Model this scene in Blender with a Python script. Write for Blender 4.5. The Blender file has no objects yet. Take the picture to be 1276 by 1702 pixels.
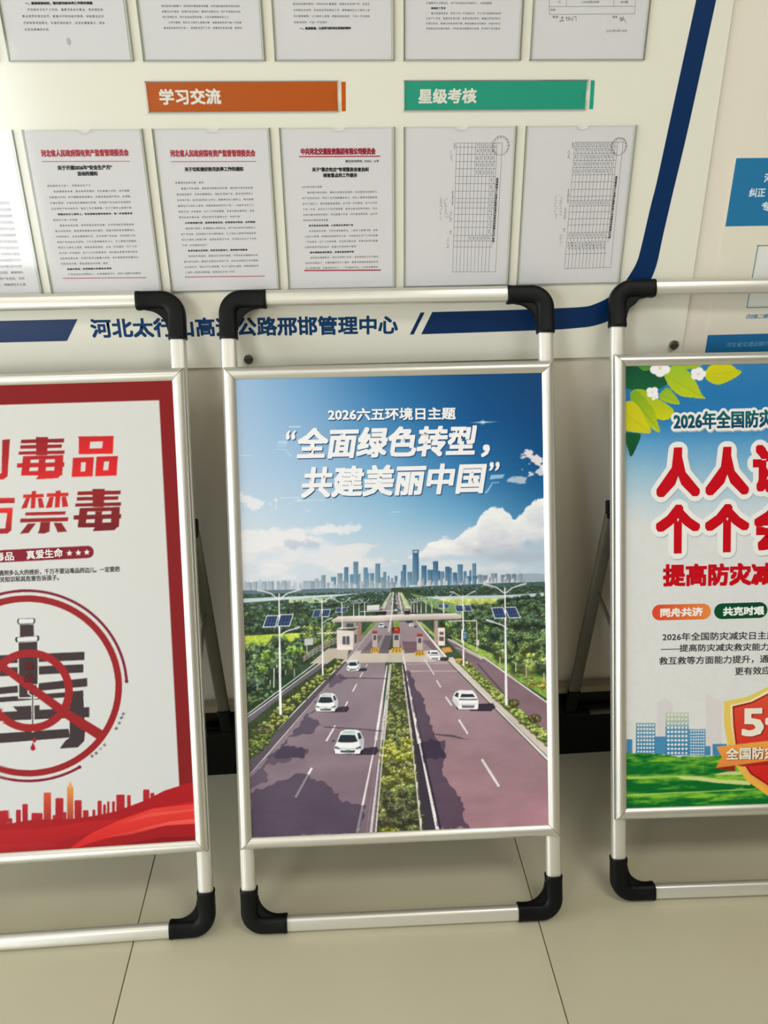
import bpy, bmesh, math, random
import numpy as np
from mathutils import Matrix, Vector
random.seed(7); rng = np.random.default_rng(7)
SC = bpy.context.scene; COL = SC.collection
D = bpy.data
# ------------------------------------------------------------------ camera
FPX, PITCH, YAW, ROLL = 1248.3, .4151, .0674, -.0120
CAM = np.array([.5623, -1.6212, 1.4712])
def cam_rows():
    f = np.array([math.sin(YAW)*math.cos(PITCH), math.cos(YAW)*math.cos(PITCH), -math.sin(PITCH)])
    r = np.array([math.cos(YAW), -math.sin(YAW), 0.]); u = np.cross(r, f)
    c, s = math.cos(ROLL), math.sin(ROLL)
    return np.array([c*r+s*u, -s*r+c*u, f])
RW = cam_rows()
cd = D.cameras.new('camera'); cam = D.objects.new('camera', cd); COL.objects.link(cam)
cd.sensor_fit = 'VERTICAL'; cd.sensor_height = 36; cd.lens = FPX/1702*36; cd.clip_start = .05
m = Matrix.Identity(4)
for i in range(3):
    m[i][0] = RW[0][i]; m[i][1] = RW[1][i]; m[i][2] = -RW[2][i]; m[i][3] = CAM[i]
cam.matrix_world = m; SC.camera = cam
# ------------------------------------------------------------------ world, lights, exposure
w = D.worlds.new('world'); SC.world = w; w.use_nodes = True
w.node_tree.nodes['Background'].inputs[0].default_value = (.80, .90, 1, 1)
w.node_tree.nodes['Background'].inputs[1].default_value = 1.0
def area(name, loc, look, sx, sy, power, col):
    l = D.lights.new(name, 'AREA'); l.shape = 'RECTANGLE'; l.size = sx; l.size_y = sy
    l.energy = power; l.color = col
    o = D.objects.new(name, l); COL.objects.link(o); o.location = loc
    o.rotation_euler = Vector(look).to_track_quat('-Z', 'Y').to_euler(); return o
area('window_daylight', (-2.48, -5.25, 1.65), (.25, 1, -.05), 1.85, 1.7, 118, (.93, .97, 1))
area('unseen_side_daylight', (-4.05, -1.75, 1.3), (1, .12, -.05), 2.8, 2.4, 126, (.93, .97, 1))  # unseen side daylight, carried down to the floor to lift the low wall
FILL_LAMPS = [(-.55, -1.75), (1.75, -1.75), (.6, -3.6)]
FILL_W = (7, 24, 14)  # unseen ceiling fill lamps, the right one raised to even out brightness
SC.view_settings.view_transform = 'Standard'; SC.view_settings.look = 'None'
SC.view_settings.gamma = 1; SC.view_settings.use_curve_mapping = False
SC.view_settings.exposure = .11
SC.cycles.max_bounces = 8; SC.cycles.transparent_max_bounces = 24
# ------------------------------------------------------------------ helpers
def lin(c):
    c = np.asarray(c, float)/255
    return np.where(c <= .04045, c/12.92, ((c+.055)/1.055)**2.4)
_mats = {}
def mat(name, rgb=(200, 200, 200), rough=.5, metal=0., spec=.5, coat=0., attr=False, noise=0., nscale=6., bump=0., stretch=(1, 1, 1)):
    if name in _mats: return _mats[name]
    M = D.materials.new(name); M.use_nodes = True; nt = M.node_tree; b = nt.nodes['Principled BSDF']
    c = lin(rgb); b.inputs['Base Color'].default_value = (*c, 1)
    b.inputs['Roughness'].default_value = rough; b.inputs['Metallic'].default_value = metal
    b.inputs['Specular IOR Level'].default_value = spec; b.inputs['Coat Weight'].default_value = coat
    b.inputs['Coat Roughness'].default_value = .12
    src = None
    if attr:
        a = nt.nodes.new('ShaderNodeVertexColor'); a.layer_name = 'print'; src = a.outputs[0]
        nt.links.new(src, b.inputs['Base Color'])
    if noise or bump:
        tc = nt.nodes.new('ShaderNodeTexCoord'); mp = nt.nodes.new('ShaderNodeMapping'); mp.inputs['Scale'].default_value = stretch
        n = nt.nodes.new('ShaderNodeTexNoise'); n.inputs['Scale'].default_value = nscale; n.inputs['Detail'].default_value = 5
        nt.links.new(tc.outputs['Object'], mp.inputs[0]); nt.links.new(mp.outputs[0], n.inputs['Vector'])
        if noise:
            r = nt.nodes.new('ShaderNodeMapRange'); r.inputs['From Min'].default_value = .25; r.inputs['From Max'].default_value = .75
            r.inputs['To Min'].default_value = 1-noise; r.inputs['To Max'].default_value = 1+noise
            nt.links.new(n.outputs['Fac'], r.inputs['Value'])
            v = nt.nodes.new('ShaderNodeVectorMath'); v.operation = 'SCALE'
            if src: nt.links.new(src, v.inputs[0])
            else: v.inputs[0].default_value = tuple(c)
            nt.links.new(r.outputs[0], v.inputs['Scale']); nt.links.new(v.outputs[0], b.inputs['Base Color'])
        if bump:
            bp = nt.nodes.new('ShaderNodeBump'); bp.inputs['Strength'].default_value = bump; bp.inputs['Distance'].default_value = .002
            nt.links.new(n.outputs['Fac'], bp.inputs['Height']); nt.links.new(bp.outputs[0], b.inputs['Normal'])
    _mats[name] = M; return M
def acrylic_mat(name, tint, gl=.04):
    M = D.materials.new(name); M.use_nodes = True; nt = M.node_tree; nt.nodes.clear()
    out = nt.nodes.new('ShaderNodeOutputMaterial'); mx = nt.nodes.new('ShaderNodeMixShader')
    t = nt.nodes.new('ShaderNodeBsdfTransparent'); t.inputs[0].default_value = (*tint, 1)
    g = nt.nodes.new('ShaderNodeBsdfGlossy'); g.inputs['Roughness'].default_value = .06
    lw = nt.nodes.new('ShaderNodeFresnel'); lw.inputs[0].default_value = 1.45
    ge = nt.nodes.new('ShaderNodeNewGeometry'); sb = nt.nodes.new('ShaderNodeMath'); sb.operation = 'SUBTRACT'; sb.inputs[0].default_value = 1
    mu = nt.nodes.new('ShaderNodeMath'); mu.operation = 'MULTIPLY'; nt.links.new(ge.outputs['Backfacing'], sb.inputs[1])
    nt.links.new(lw.outputs[0], mu.inputs[0]); nt.links.new(sb.outputs[0], mu.inputs[1]); nt.links.new(mu.outputs[0], mx.inputs[0]); nt.links.new(t.outputs[0], mx.inputs[1]); nt.links.new(g.outputs[0], mx.inputs[2])
    nt.links.new(mx.outputs[0], out.inputs[0]); return M
M_ALU = mat('satin_aluminium', (222, 221, 213), rough=.36, metal=.8, noise=.02, nscale=40)
M_TUBE = mat('pale_anodised_tube', (224, 223, 214), rough=.34, metal=.6, noise=.01, nscale=20)
M_DALU = mat('grey_aluminium', (112, 110, 98), rough=.45, metal=.4, noise=.04, nscale=30)
M_BLACK = mat('black_plastic', (6, 8, 10), rough=.5, spec=.2, noise=.12, nscale=60, bump=.04)
M_DARK = mat('dark_gap_rubber', (25, 25, 25), rough=.8)
M_BOARD = mat('white_acrylic', (227, 226, 212), rough=.16, spec=.4, noise=.006, nscale=2)
M_WALL = mat('cream_wall_paint', (214, 208, 192), rough=.75, noise=.015, nscale=3, bump=.03)
M_ROOM = mat('room_paint', (176, 168, 156), rough=.85, noise=.01)
M_PAPER = mat('white_paper', (224, 222, 226), rough=.8, noise=.008, nscale=9)
M_SHEET = mat('printed_sheet', attr=True, rough=.5, spec=.14)
M_PRINT = mat('ink_print', attr=True, rough=.5, spec=.14)
M_EDGE = mat('acrylic_cut_edge', (118, 124, 118), rough=.25)
M_ACR = acrylic_mat('clear_acrylic', (.975, .98, .975))
def flat(rgb, rough=.5): return mat('ink_%d_%d_%d' % tuple(int(v) for v in rgb), rgb, rough=rough, spec=.3, noise=.01, nscale=30)

class Fr:                                  # a plane: origin, two in-plane axes, normal towards the viewer
    def __init__(s, O, e1, e2, n): s.O = np.array(O, float); s.E = np.array([e1, e2, n], float).T
    def loc(s, px, n=0):
        d = np.array([px[0]-638, 851-px[1], FPX]) @ RW
        A = np.array([s.E[:, 0], s.E[:, 1], -d]).T
        r = np.linalg.solve(A, CAM-(s.O+n*s.E[:, 2])); return r[:2]
    def locs(s, P, n=0): return np.array([s.loc(p, n) for p in P])
    def mw(s):
        M = Matrix.Identity(4)
        for i in range(3):
            for j in range(3): M[i][j] = s.E[i][j]
            M[i][3] = s.O[i]
        return M
def H_of(F, n=0):                          # homography pixel -> plane, for many points
    src = [(200, 200), (1100, 200), (1100, 1400), (200, 1400)]; A = []; B = []
    for (x, y) in src:
        a, b = F.loc((x, y), n); A += [[x, y, 1, 0, 0, 0, -a*x, -a*y], [0, 0, 0, x, y, 1, -b*x, -b*y]]; B += [a, b]
    h = np.linalg.solve(np.array(A), np.array(B)); return np.append(h, 1).reshape(3, 3)
def apH(H, P):
    P = np.atleast_2d(P); q = np.c_[P, np.ones(len(P))] @ H.T; return q[:, :2]/q[:, 2:]
def link(name, me, parent=None, F=None, m=None, **props):
    o = D.objects.new(name, me); COL.objects.link(o)
    if m is not None and me is not None:
        for x in (m if isinstance(m, (list, tuple)) else [m]): me.materials.append(x)
    if parent is not None: o.parent = parent
    if F is not None: o.matrix_world = F.mw()
    for k, v in props.items(): o[k] = v
    return o
def from_bm(name, bm, parent=None, F=None, m=None, smooth=False, **props):
    bmesh.ops.recalc_face_normals(bm, faces=bm.faces)
    me = D.meshes.new(name); bm.to_mesh(me); bm.free()
    if smooth:
        me.polygons.foreach_set('use_smooth', [True]*len(me.polygons))
        try: me.set_sharp_from_angle(angle=math.radians(40))
        except Exception: pass
    return link(name, me, parent, F, m, **props)
def bm_box(bm, a, b):
    r = bmesh.ops.create_cube(bm, size=1)
    for v in r['verts']: v.co = Vector([(a[i]+b[i])/2+v.co[i]*(b[i]-a[i]) for i in range(3)])
    return r['verts']
def box(name, a, b, parent=None, F=None, m=None, bev=0, **props):
    bm = bmesh.new(); bm_box(bm, a, b)
    if bev: bmesh.ops.bevel(bm, geom=bm.edges[:], offset=bev, segments=2, affect='EDGES')
    return from_bm(name, bm, parent, F, m, smooth=bool(bev), **props)
def prism(pts, n0, n1, bev=0, seg=3):
    bm = bmesh.new(); vs = [bm.verts.new((p[0], p[1], n0)) for p in pts]; f = bm.faces.new(vs)
    r = bmesh.ops.extrude_face_region(bm, geom=[f])
    nv = [g for g in r['geom'] if isinstance(g, bmesh.types.BMVert)]
    for v in nv: v.co.z = n1
    if bev:
        bmesh.ops.recalc_face_normals(bm, faces=bm.faces)
        es = [e for e in bm.edges if abs(e.verts[0].co.z-e.verts[1].co.z) < 1e-7]
        bmesh.ops.bevel(bm, geom=es, offset=bev, segments=seg, affect='EDGES')
    return bm
def tube_bm(p0, p1, wa, wb, side, k=20):   # super-ellipse tube from p0 to p1; side = width axis
    p0, p1, side = Vector(p0), Vector(p1), Vector(side).normalized(); d = (p1-p0).normalized(); o = d.cross(side)
    bm = bmesh.new(); R = []
    for p in (p0, p1):
        ring = []
        for i in range(k):
            a = 2*math.pi*i/k; c, s = math.cos(a), math.sin(a)
            ring.append(bm.verts.new(p+side*(wa/2*math.copysign(abs(c)**.65, c))+o*(wb/2*math.copysign(abs(s)**.65, s))))
        R.append(ring)
    for i in range(k): bm.faces.new((R[0][i], R[0][(i+1) % k], R[1][(i+1) % k], R[1][i]))
    bm.faces.new(R[0]); bm.faces.new(R[1][::-1]); return bm
def disc_bm(c, r, n0, n1, k=28, bev=.001):
    return prism([(c[0]+r*math.cos(2*math.pi*i/k), c[1]+r*math.sin(2*math.pi*i/k)) for i in range(k)], n0, n1, bev, 2)
def raw_mesh(name, V, Fc, col=None):
    me = D.meshes.new(name); V = np.asarray(V, np.float32); Fc = np.asarray(Fc, np.int32); k = Fc.shape[1]
    me.vertices.add(len(V)); me.vertices.foreach_set('co', V.ravel())
    me.loops.add(Fc.size); me.loops.foreach_set('vertex_index', Fc.ravel())
    me.polygons.add(len(Fc)); me.polygons.foreach_set('loop_start', np.arange(0, Fc.size, k, dtype=np.int32))
    me.update(calc_edges=True)
    if col is not None:
        a = me.color_attributes.new('print', 'FLOAT_COLOR', 'POINT')
        a.data.foreach_set('color', np.c_[col, np.ones(len(V))].astype(np.float32).ravel())
    return me
# ---- lettering: real glyph meshes, fitted between two measured points of the plane they are printed on
_glyph = {}
def glyphs(s, res=2, sp=1.):
    if (s, res, sp) in _glyph: return _glyph[(s, res, sp)]
    c = D.curves.new('lettering', 'FONT'); c.body = s; c.size = 1; c.resolution_u = res; c.fill_mode = 'FRONT'; c.space_character = sp
    o = D.objects.new('lettering', c); COL.objects.link(o)
    me = D.meshes.new_from_object(o)
    V = np.zeros(len(me.vertices)*3); me.vertices.foreach_get('co', V); V = V.reshape(-1, 3)[:, :2]
    me.calc_loop_triangles(); T = np.zeros(len(me.loop_triangles)*3, np.int32); me.loop_triangles.foreach_get('vertices', T)
    D.objects.remove(o); D.curves.remove(c); D.meshes.remove(me)
    _glyph[(s, res, sp)] = (V, T.reshape(-1, 3)); return _glyph[(s, res, sp)]
def text_arr(s, A, B, h, bold=0, slant=0, nst=8, res=2, sp=1., rnd=False):
    """ink box from A to B (plane coords, bottom edge), height h; returns verts2d, tris"""
    V, T = glyphs(s, res, sp); V = V.copy()
    lo, hi = V.min(0), V.max(0); U = (V-lo)/np.maximum(hi-lo, 1e-6)
    A, B = np.array(A), np.array(B); d = B-A; up = np.array([-d[1], d[0]])/np.hypot(*d)
    ins = bold
    L = np.hypot(*d); e = d/L
    P = (A+e*ins+up*ins)+np.outer(U[:, 0]*(L-2*ins), e)+np.outer(U[:, 1]*(h-2*ins), up)+np.outer(U[:, 1]*slant*h, e)
    if bold:
        PP = []; TT = []
        for k in range(nst):
            a = 2*math.pi*k/nst+(0 if nst == 8 else math.pi/4); o2 = np.array([math.cos(a), math.sin(a)])
            if not rnd: o2 = o2/max(abs(o2))*.94
            PP.append(np.c_[P+bold*o2, np.full(len(P), k*1.3e-5)]); TT.append(T+k*len(P))
        P = np.vstack(PP); T = np.vstack(TT)
    return P, T
def text_px(F, s, p0, p1, hpx, n, **k):
    A, B, C_ = F.loc(p0, n), F.loc(p1, n), F.loc((p0[0], p0[1]-hpx), n)
    h = np.hypot(*(C_-A))
    for q in ('bold',):
        if q in k: k[q] = k[q]*h
    return text_arr(s, A, B, h, **k)
class Ink:                                 # gathers lettering of one printed block into one mesh
    def __init__(s): s.V = []; s.T = []; s.C = []; s.k = 0; s.layer = 0
    def add(s, PT, n, col):
        P, T = PT; P = P if P.shape[1] == 3 else np.c_[P, np.zeros(len(P))]; s.V.append(P+[0, 0, n]); s.T.append(T+s.k); s.k += len(P)
        c = lin(col) if not callable(col) else lin(col(P)); s.C.append(np.broadcast_to(c, (len(P), 3)))
    def build(s, name, parent, **pr):
        me = raw_mesh(name, np.vstack(s.V), np.vstack(s.T), np.vstack(s.C)); return link(name, me, parent, None, M_PRINT, **pr)
# ---- print raster: a sheet's artwork as colours on a fine mesh
def up2(a, h, w):
    gh, gw = a.shape; y = np.linspace(0, gh-1.001, h); x = np.linspace(0, gw-1.001, w)
    y0 = y.astype(int); x0 = x.astype(int); fy = (y-y0); fy = (fy*fy*(3-2*fy))[:, None]; fx = x-x0; fx = (fx*fx*(3-2*fx))[None]
    return (a[y0][:, x0]*(1-fy)*(1-fx)+a[y0][:, x0+1]*(1-fy)*fx+a[y0+1][:, x0]*fy*(1-fx)+a[y0+1][:, x0+1]*fy*fx)
def fbm(h, w, cell, oct=5, asp=1.):
    r = np.zeros((h, w)); amp = 1; tot = 0
    for _ in range(oct):
        r += amp*up2(rng.random((max(2, int(h/cell*asp)+2), max(2, int(w/cell)+2))), h, w); tot += amp; amp *= .55; cell /= 2
        if cell < 1.5: break
    return r/tot
class Canvas:
    def __init__(s, F, s0, s1, t0, t1, res, base):
        s.F = F; s.H = H_of(F); s.s0, s.s1, s.t0, s.t1, s.res = s0, s1, t0, t1, res
        s.W = int((s1-s0)*res); s.h = int((t1-t0)*res); s.im = np.empty((s.h, s.W, 3)); s.im[:] = base
        s.Hi = np.linalg.inv(s.H)
    def c(s, P, loc=False):
        q = np.atleast_2d(np.array(P, float)) if loc else apH(s.H, P)
        return np.c_[(q[:, 0]-s.s0)*s.res, (s.t1-q[:, 1])*s.res]
    def pix(s):                            # photo position of every canvas cell
        yy, xx = np.mgrid[0:s.h, 0:s.W]; q = np.c_[(xx.ravel()+.5)/s.res+s.s0, s.t1-(yy.ravel()+.5)/s.res]
        p = apH(s.Hi, q); return p[:, 0].reshape(s.h, s.W), p[:, 1].reshape(s.h, s.W)
    def comp(s, x0, y0, x1, y1, cov, col):
        reg = s.im[y0:y1, x0:x1]; reg[:] = reg*(1-cov[..., None])+np.asarray(col, float)*cov[..., None]
    def poly(s, P, col, a=1., loc=False, col2=None, horiz=False):
        P = s.c(P, loc); x0, y0 = np.floor(P.min(0)).astype(int)-1; x1, y1 = np.ceil(P.max(0)).astype(int)+2
        x0, y0 = max(0, x0), max(0, y0); x1, y1 = min(s.W, x1), min(s.h, y1)
        if x1 <= x0 or y1 <= y0: return
        n = 2 if (x1-x0)*(y1-y0) > 40000 else 3
        ys = (np.arange((y1-y0)*n)+.5)/n+y0; xs = (np.arange((x1-x0)*n)+.5)/n+x0
        ins = np.zeros((len(ys), len(xs)), bool)
        for (ax, ay), (bx, by) in zip(P, np.roll(P, -1, 0)):
            if ay == by: continue
            r = np.nonzero((ys >= min(ay, by)) & (ys < max(ay, by)))[0]
            if len(r): ins[r] ^= (xs[None, :] > (ax+(ys[r]-ay)/(by-ay)*(bx-ax))[:, None])
        cov = ins.reshape(y1-y0, n, x1-x0, n).mean((1, 3))*a
        if col2 is not None:
            if horiz: g = np.clip((np.arange(x0, x1)-P[:, 0].min())/max(1, np.ptp(P[:, 0])), 0, 1)[None, :, None]
            else: g = np.clip((np.arange(y0, y1)-P[:, 1].min())/max(1, np.ptp(P[:, 1])), 0, 1)[:, None, None]
            col = np.asarray(col, float)*(1-g)+np.asarray(col2, float)*g
        s.comp(x0, y0, x1, y1, cov, col)
    def blob(s, x, y, rx, ry, col, a=1., soft=.35, loc=False):
        c, = s.c([(x, y)], loc)
        if loc: RX, RY = rx*s.res, ry*s.res
        else: e = s.c([(x+rx, y), (x, y+ry)]); RX, RY = max(.6, np.hypot(*(e[0]-c))), max(.6, np.hypot(*(e[1]-c)))
        x0, x1 = max(0, int(c[0]-RX-2)), min(s.W, int(c[0]+RX+3)); y0, y1 = max(0, int(c[1]-RY-2)), min(s.h, int(c[1]+RY+3))
        if x1 <= x0 or y1 <= y0: return
        yy, xx = np.mgrid[y0:y1, x0:x1]; d = np.sqrt(((xx+.5-c[0])/RX)**2+((yy+.5-c[1])/RY)**2)
        s.comp(x0, y0, x1, y1, np.clip((1-d)/soft, 0, 1)*a, col)
    def line(s, pts, wpx, col, a=1.):
        for (ax, ay), (bx, by) in zip(pts[:-1], pts[1:]):
            w0, w1 = (wpx if isinstance(wpx, tuple) else (wpx, wpx)); L = math.hypot(bx-ax, by-ay) or 1; nx, ny = -(by-ay)/L/2, (bx-ax)/L/2
            s.poly([(ax+nx*w0, ay+ny*w0), (bx+nx*w1, by+ny*w1), (bx-nx*w1, by-ny*w1), (ax-nx*w0, ay-ny*w0)], col, a)
    def arc(s, c, r0, r1, a0, a1, col, k=90, loc=True):
        A = np.linspace(math.radians(a0), math.radians(a1), k)
        P = [(c[0]+r1*math.cos(a), c[1]+r1*math.sin(a)) for a in A]+[(c[0]+r0*math.cos(a), c[1]+r0*math.sin(a)) for a in A[::-1]]
        s.poly(P, col, loc=loc)
    def sheet(s, name, parent, xs, ys, gain=1.):
        X, Y = np.meshgrid(xs, ys); cx = np.clip((X-s.s0)*s.res-.5, 0, s.W-1.001); cy = np.clip((s.t1-Y)*s.res-.5, 0, s.h-1.001)
        x0, y0 = cx.astype(int), cy.astype(int); fx, fy = (cx-x0)[..., None], (cy-y0)[..., None]; im = lin(np.clip(s.im, 0, 255))
        C = im[y0, x0]*(1-fx)*(1-fy)+im[y0, x0+1]*fx*(1-fy)+im[y0+1, x0]*(1-fx)*fy+im[y0+1, x0+1]*fx*fy
        h, wd = X.shape; I = np.arange(h*wd).reshape(h, wd)
        Fc = np.stack([I[:-1, :-1], I[:-1, 1:], I[1:, 1:], I[1:, :-1]], -1).reshape(-1, 4)
        me = raw_mesh(name, np.c_[X.ravel(), Y.ravel(), np.zeros(X.size)], Fc, C.reshape(-1, 3)*gain)
        return link(name, me, parent, None, M_SHEET)
# ------------------------------------------------------------------ setting
WALL_Y, BB_Y = .012, -.0126
Z_BB, Z_CAP, Z_BOARD = .2095, .233, 1.1079
box('wall_back', (-4, WALL_Y, 0), (5, WALL_Y+.12, 3), m=M_WALL, kind='structure')
box('wall_right', (5, -5.1, 0), (5.1, WALL_Y, 3), m=M_ROOM, kind='structure')
def wall_with_hole(name, axis, pos, thick, a0, a1, h0, h1, z0, z1):
    bm = bmesh.new()
    for (u0, u1, v0, v1) in ((a0, h0, 0, 3), (h1, a1, 0, 3), (h0, h1, 0, z0), (h0, h1, z1, 3)):
        if axis == 'y': bm_box(bm, (u0, pos-thick, v0), (u1, pos, v1))
        else: bm_box(bm, (pos-thick, u0, v0), (pos, u1, v1))
    from_bm(name, bm, m=M_ROOM, kind='structure')
wall_with_hole('wall_front', 'y', -5, .12, -4, 5, -3.4, -1.68, .8, 2.5)
wall_with_hole('wall_left', 'x', -3.8, .12, -5, WALL_Y, -3.2, -.3, .06, 2.6)
def window(name, axis, pos, u0, u1, z0, z1):
    bm = bmesh.new(); t = .05
    seg = [(u0, u0+t, z0, z1), (u1-t, u1, z0, z1), (u0, u1, z0, z0+t), (u0, u1, z1-t, z1), ((u0+u1)/2-t/2, (u0+u1)/2+t/2, z0, z1), (u0, u1, z1-.5, z1-.45)]
    for a, b, c, d in seg:
        if axis == 'y': bm_box(bm, (a, pos-.08, c), (b, pos-.03, d))
        else: bm_box(bm, (pos-.08, a, c), (pos-.03, b, d))
    from_bm(name, bm, m=M_TUBE, kind='structure')
window('window_1', 'y', -5, -3.4, -1.68, .8, 2.5); window('unseen_window_2', 'x', -3.8, -3.2, -.3, .06, 2.6)  # the left window is unseen, made full height for its low light
box('ceiling', (-4, -5.1, 3), (5.1, WALL_Y+.1, 3.1), m=M_ROOM, kind='structure')
for (lx, ly), lw_, lab in zip(FILL_LAMPS, FILL_W, ('unseen ceiling fill light panel above the left stand', 'unseen ceiling fill light panel above the right stand', 'unseen ceiling fill light panel farthest from the notice board')):
    e = link('ceiling_fill_panel', None, category='light', label=lab, group='unseen ceiling fill panels')
    e.location = (lx, ly, 2.96)
    bm = bmesh.new(); bm_box(bm, (-.62, -.32, 0), (.62, .32, .04)); from_bm('housing', bm, e, m=M_TUBE)
    a = area('ceiling_fill_lamp', (lx, ly, 2.955), (0, 0, -1), 1.2, .6, lw_, (1, .97, .90))
# floor tiles
M_GROUT = mat('floor_joint', (120, 112, 88), rough=.9)
fl = box('floor', (-4, -5.1, -.05), (5.1, WALL_Y, -.004), m=M_GROUT, kind='structure')
TP, GAP = .867, .0011
M_TILE = [mat('beige_glazed_tile_%s' % c, rgb, rough=.2, spec=.45, noise=.035, nscale=2.2, stretch=(1, .5, 1)) for c, rgb in (('a', (194, 189, 164)), ('b', (191, 186, 161)))]
k = 0
for ix in range(-4, 6):
    for iy in range(6):
        x0 = .095+ix*TP; x1 = x0+TP; y1 = -.02-iy*TP; y0 = y1-TP
        x0, x1, y0 = max(x0, -3.8), min(x1, 5), max(y0, -5)
        if iy == 0: y1 = WALL_Y
        if x1-x0 < .02 or y1-y0 < .02: continue
        box('tile', (x0+GAP, y0+GAP, -.03), (x1-GAP, y1-GAP, 0), fl, m=M_TILE[(ix+iy) % 2], bev=.0006)
M_STONE = mat('black_polished_stone', (3, 3, 4), spec=.25, rough=.3, noise=.3, nscale=40)
box('baseboard_back', (-3.8, BB_Y, 0), (5, WALL_Y, Z_BB), m=M_STONE, kind='structure')
box('trim_1', (-3.8, BB_Y-.003, Z_BB), (5, WALL_Y, Z_CAP), m=mat('cream_stone_cap', (158, 146, 122), rough=.4, noise=.05), bev=.002, kind='structure')
# ------------------------------------------------------------------ notice board
WO = (0, 0, 0); EX, EZ, EN = (1, 0, 0), (0, 0, 1), (0, -1, 0)
PP, PW_, PH, ZT, ZG = .2396, .222, .3001, 1.5665, .1106
BX0, BX1, BZ1 = -1.35, 1.342, 2.36
FB = Fr((0, 0, Z_BOARD), EX, EZ, EN); NB = -.003
board = link('notice_board', None, F=FB, category='notice board', label='large white notice board with navy ribbon border and clear document pockets on the wall')
zb = lambda z: z-Z_BOARD
box('panel', (BX0, 0, NB-.006), (BX1, zb(BZ1), NB), board, m=M_BOARD, bev=.0008)
def flat_poly(name, P, n, m, parent, strip=None):
    bm = bmesh.new(); vs = [bm.verts.new((p[0], p[1], n)) for p in P]; f = bm.faces.new(vs)
    bmesh.ops.triangulate(bm, faces=[f]); o = from_bm(name, bm, parent, m=m)
    return o
NAVY = flat((2, 44, 90), .35); NI = NB+.0003
def smooth_pts(P, k=4):                    # Catmull-Rom through measured points
    P = [np.array(p, float) for p in P]; out = []
    for i in range(len(P)-1):
        a, b, c, d = P[max(0, i-1)], P[i], P[i+1], P[min(len(P)-1, i+2)]
        for j in range(k):
            t = j/k; out.append(.5*((2*b)+(c-a)*t+(2*a-5*b+4*c-d)*t*t+(3*b-a-3*c+d)*t**3))
    return out+[P[-1]]
inner = [(718.2, 518.6), (800, 516.5), (870, 514.5), (922, 512.5), (969, 510), (988, 505.5), (1010.6, 494.8), (1028, 481), (1041.7, 463.8), (1057, 438), (1065, 412), (1080.5, 344.8), (1091.8, 300), (1113.4, 200), (1156.7, 0)]
outer = [(699.8, 555.6), (800, 552.3), (893, 549), (922, 548), (961, 545), (984.8, 542.0), (1010.6, 533.6), (1037, 519), (1060, 500), (1077, 474), (1090.8, 440.5), (1101, 394), (1116.7, 326), (1125.3, 290), (1146.4, 200), (1189.8, 0)]
ri = [FB.loc(p, NI) for p in smooth_pts(inner)]; ro = [FB.loc(p, NI) for p in smooth_pts(outer)]
ri += [np.array([ri[-1][0], zb(2.25)])]; ro += [np.array([ro[-1][0], zb(2.29)])]
flat_poly('ribbon_stripe', ri+ro[::-1], NI, NAVY, board)
flat_poly('slash_mark', FB.locs([(698.8, 519.4), (705.5, 519.2), (687.4, 555.8), (680.7, 556)], NI), NI, NAVY, board)
a, b = FB.loc((128.8, 530.5), NI), FB.loc((111.2, 566.7), NI)
flat_poly('ribbon_stripe', [(BX0+.12, a[1]), a, b, (BX0+.12, b[1])], NI, NAVY, board)
ink = Ink(); ink.add(text_px(FB, '河北太行山高速公路邢邯管理中心', (153, 562), (661, 555.5), 32, NI, bold=.034), NI, (16, 58, 102))
ink.build('lettering', board)
for px in [(413, 597), (1119, 573)]:
    c = FB.loc(px, 0); o = from_bm('standoff_screw', disc_bm(c, .0098, NB, .006, bev=.0012), board, m=mat('brushed_steel', (150, 146, 134), rough=.3, metal=.9), smooth=True)
    box('screw_slot', (c[0]-.0085, c[1]-.0006, .0058), (c[0]+.0085, c[1]+.0006, .0063), o, m=M_DARK)
def plate(name, x0, x1, z0, z1, parent, notch='top'):
    P = []; r = .0125
    if notch == 'top':
        cx = (x0+x1)/2+.002
        P = [(x0, z0), (x1, z0), (x1, z1)]+[(cx+r*math.cos(a), z1-.55*r*math.sin(a)) for a in np.linspace(0, math.pi, 13)]+[(x0, z1)]
    else:
        cz = (z0+z1)/2
        P = [(x0, z0), (x1, z0)]+[(x1-.7*r*math.sin(a), cz-.009*math.cos(a)) for a in np.linspace(0, math.pi, 13)]+[(x1, z1), (x0, z1)]
    bm = prism([(p[0], p[1]) for p in P], -.0008, .0008)
    o = from_bm(name, bm, parent, m=[M_ACR, M_EDGE])
    for p in o.data.polygons: p.material_index = 0 if abs(p.normal.z) > .7 else 1
    # spacer strips that hold the plate off the board
    bm = bmesh.new(); sp = mat('spacer_tape', (176, 180, 176), rough=.3)
    if notch == 'top':
        for (u0, u1) in ((x0, x0+.0022), (x1-.0022, x1)): bm_box(bm, (u0, z0, NB), (u1, z1, -.0008))
        bm_box(bm, (x0, z0, NB), (x1, z0+.0022, -.0008))
    else: bm_box(bm, (x0, z0, NB), (x1, z0+.0015, -.0008)); bm_box(bm, (x0, z1-.0015, NB), (x1, z1, -.0008))
    from_bm('spacer', bm, o, m=sp)
    return o
for row, z1 in ((0, ZT), (1, ZT+ZG+PH)):
    for i in range(-2, 5):
        plate('document_pocket', i*PP, i*PP+PW_, zb(z1-PH), zb(z1), board)
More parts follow.
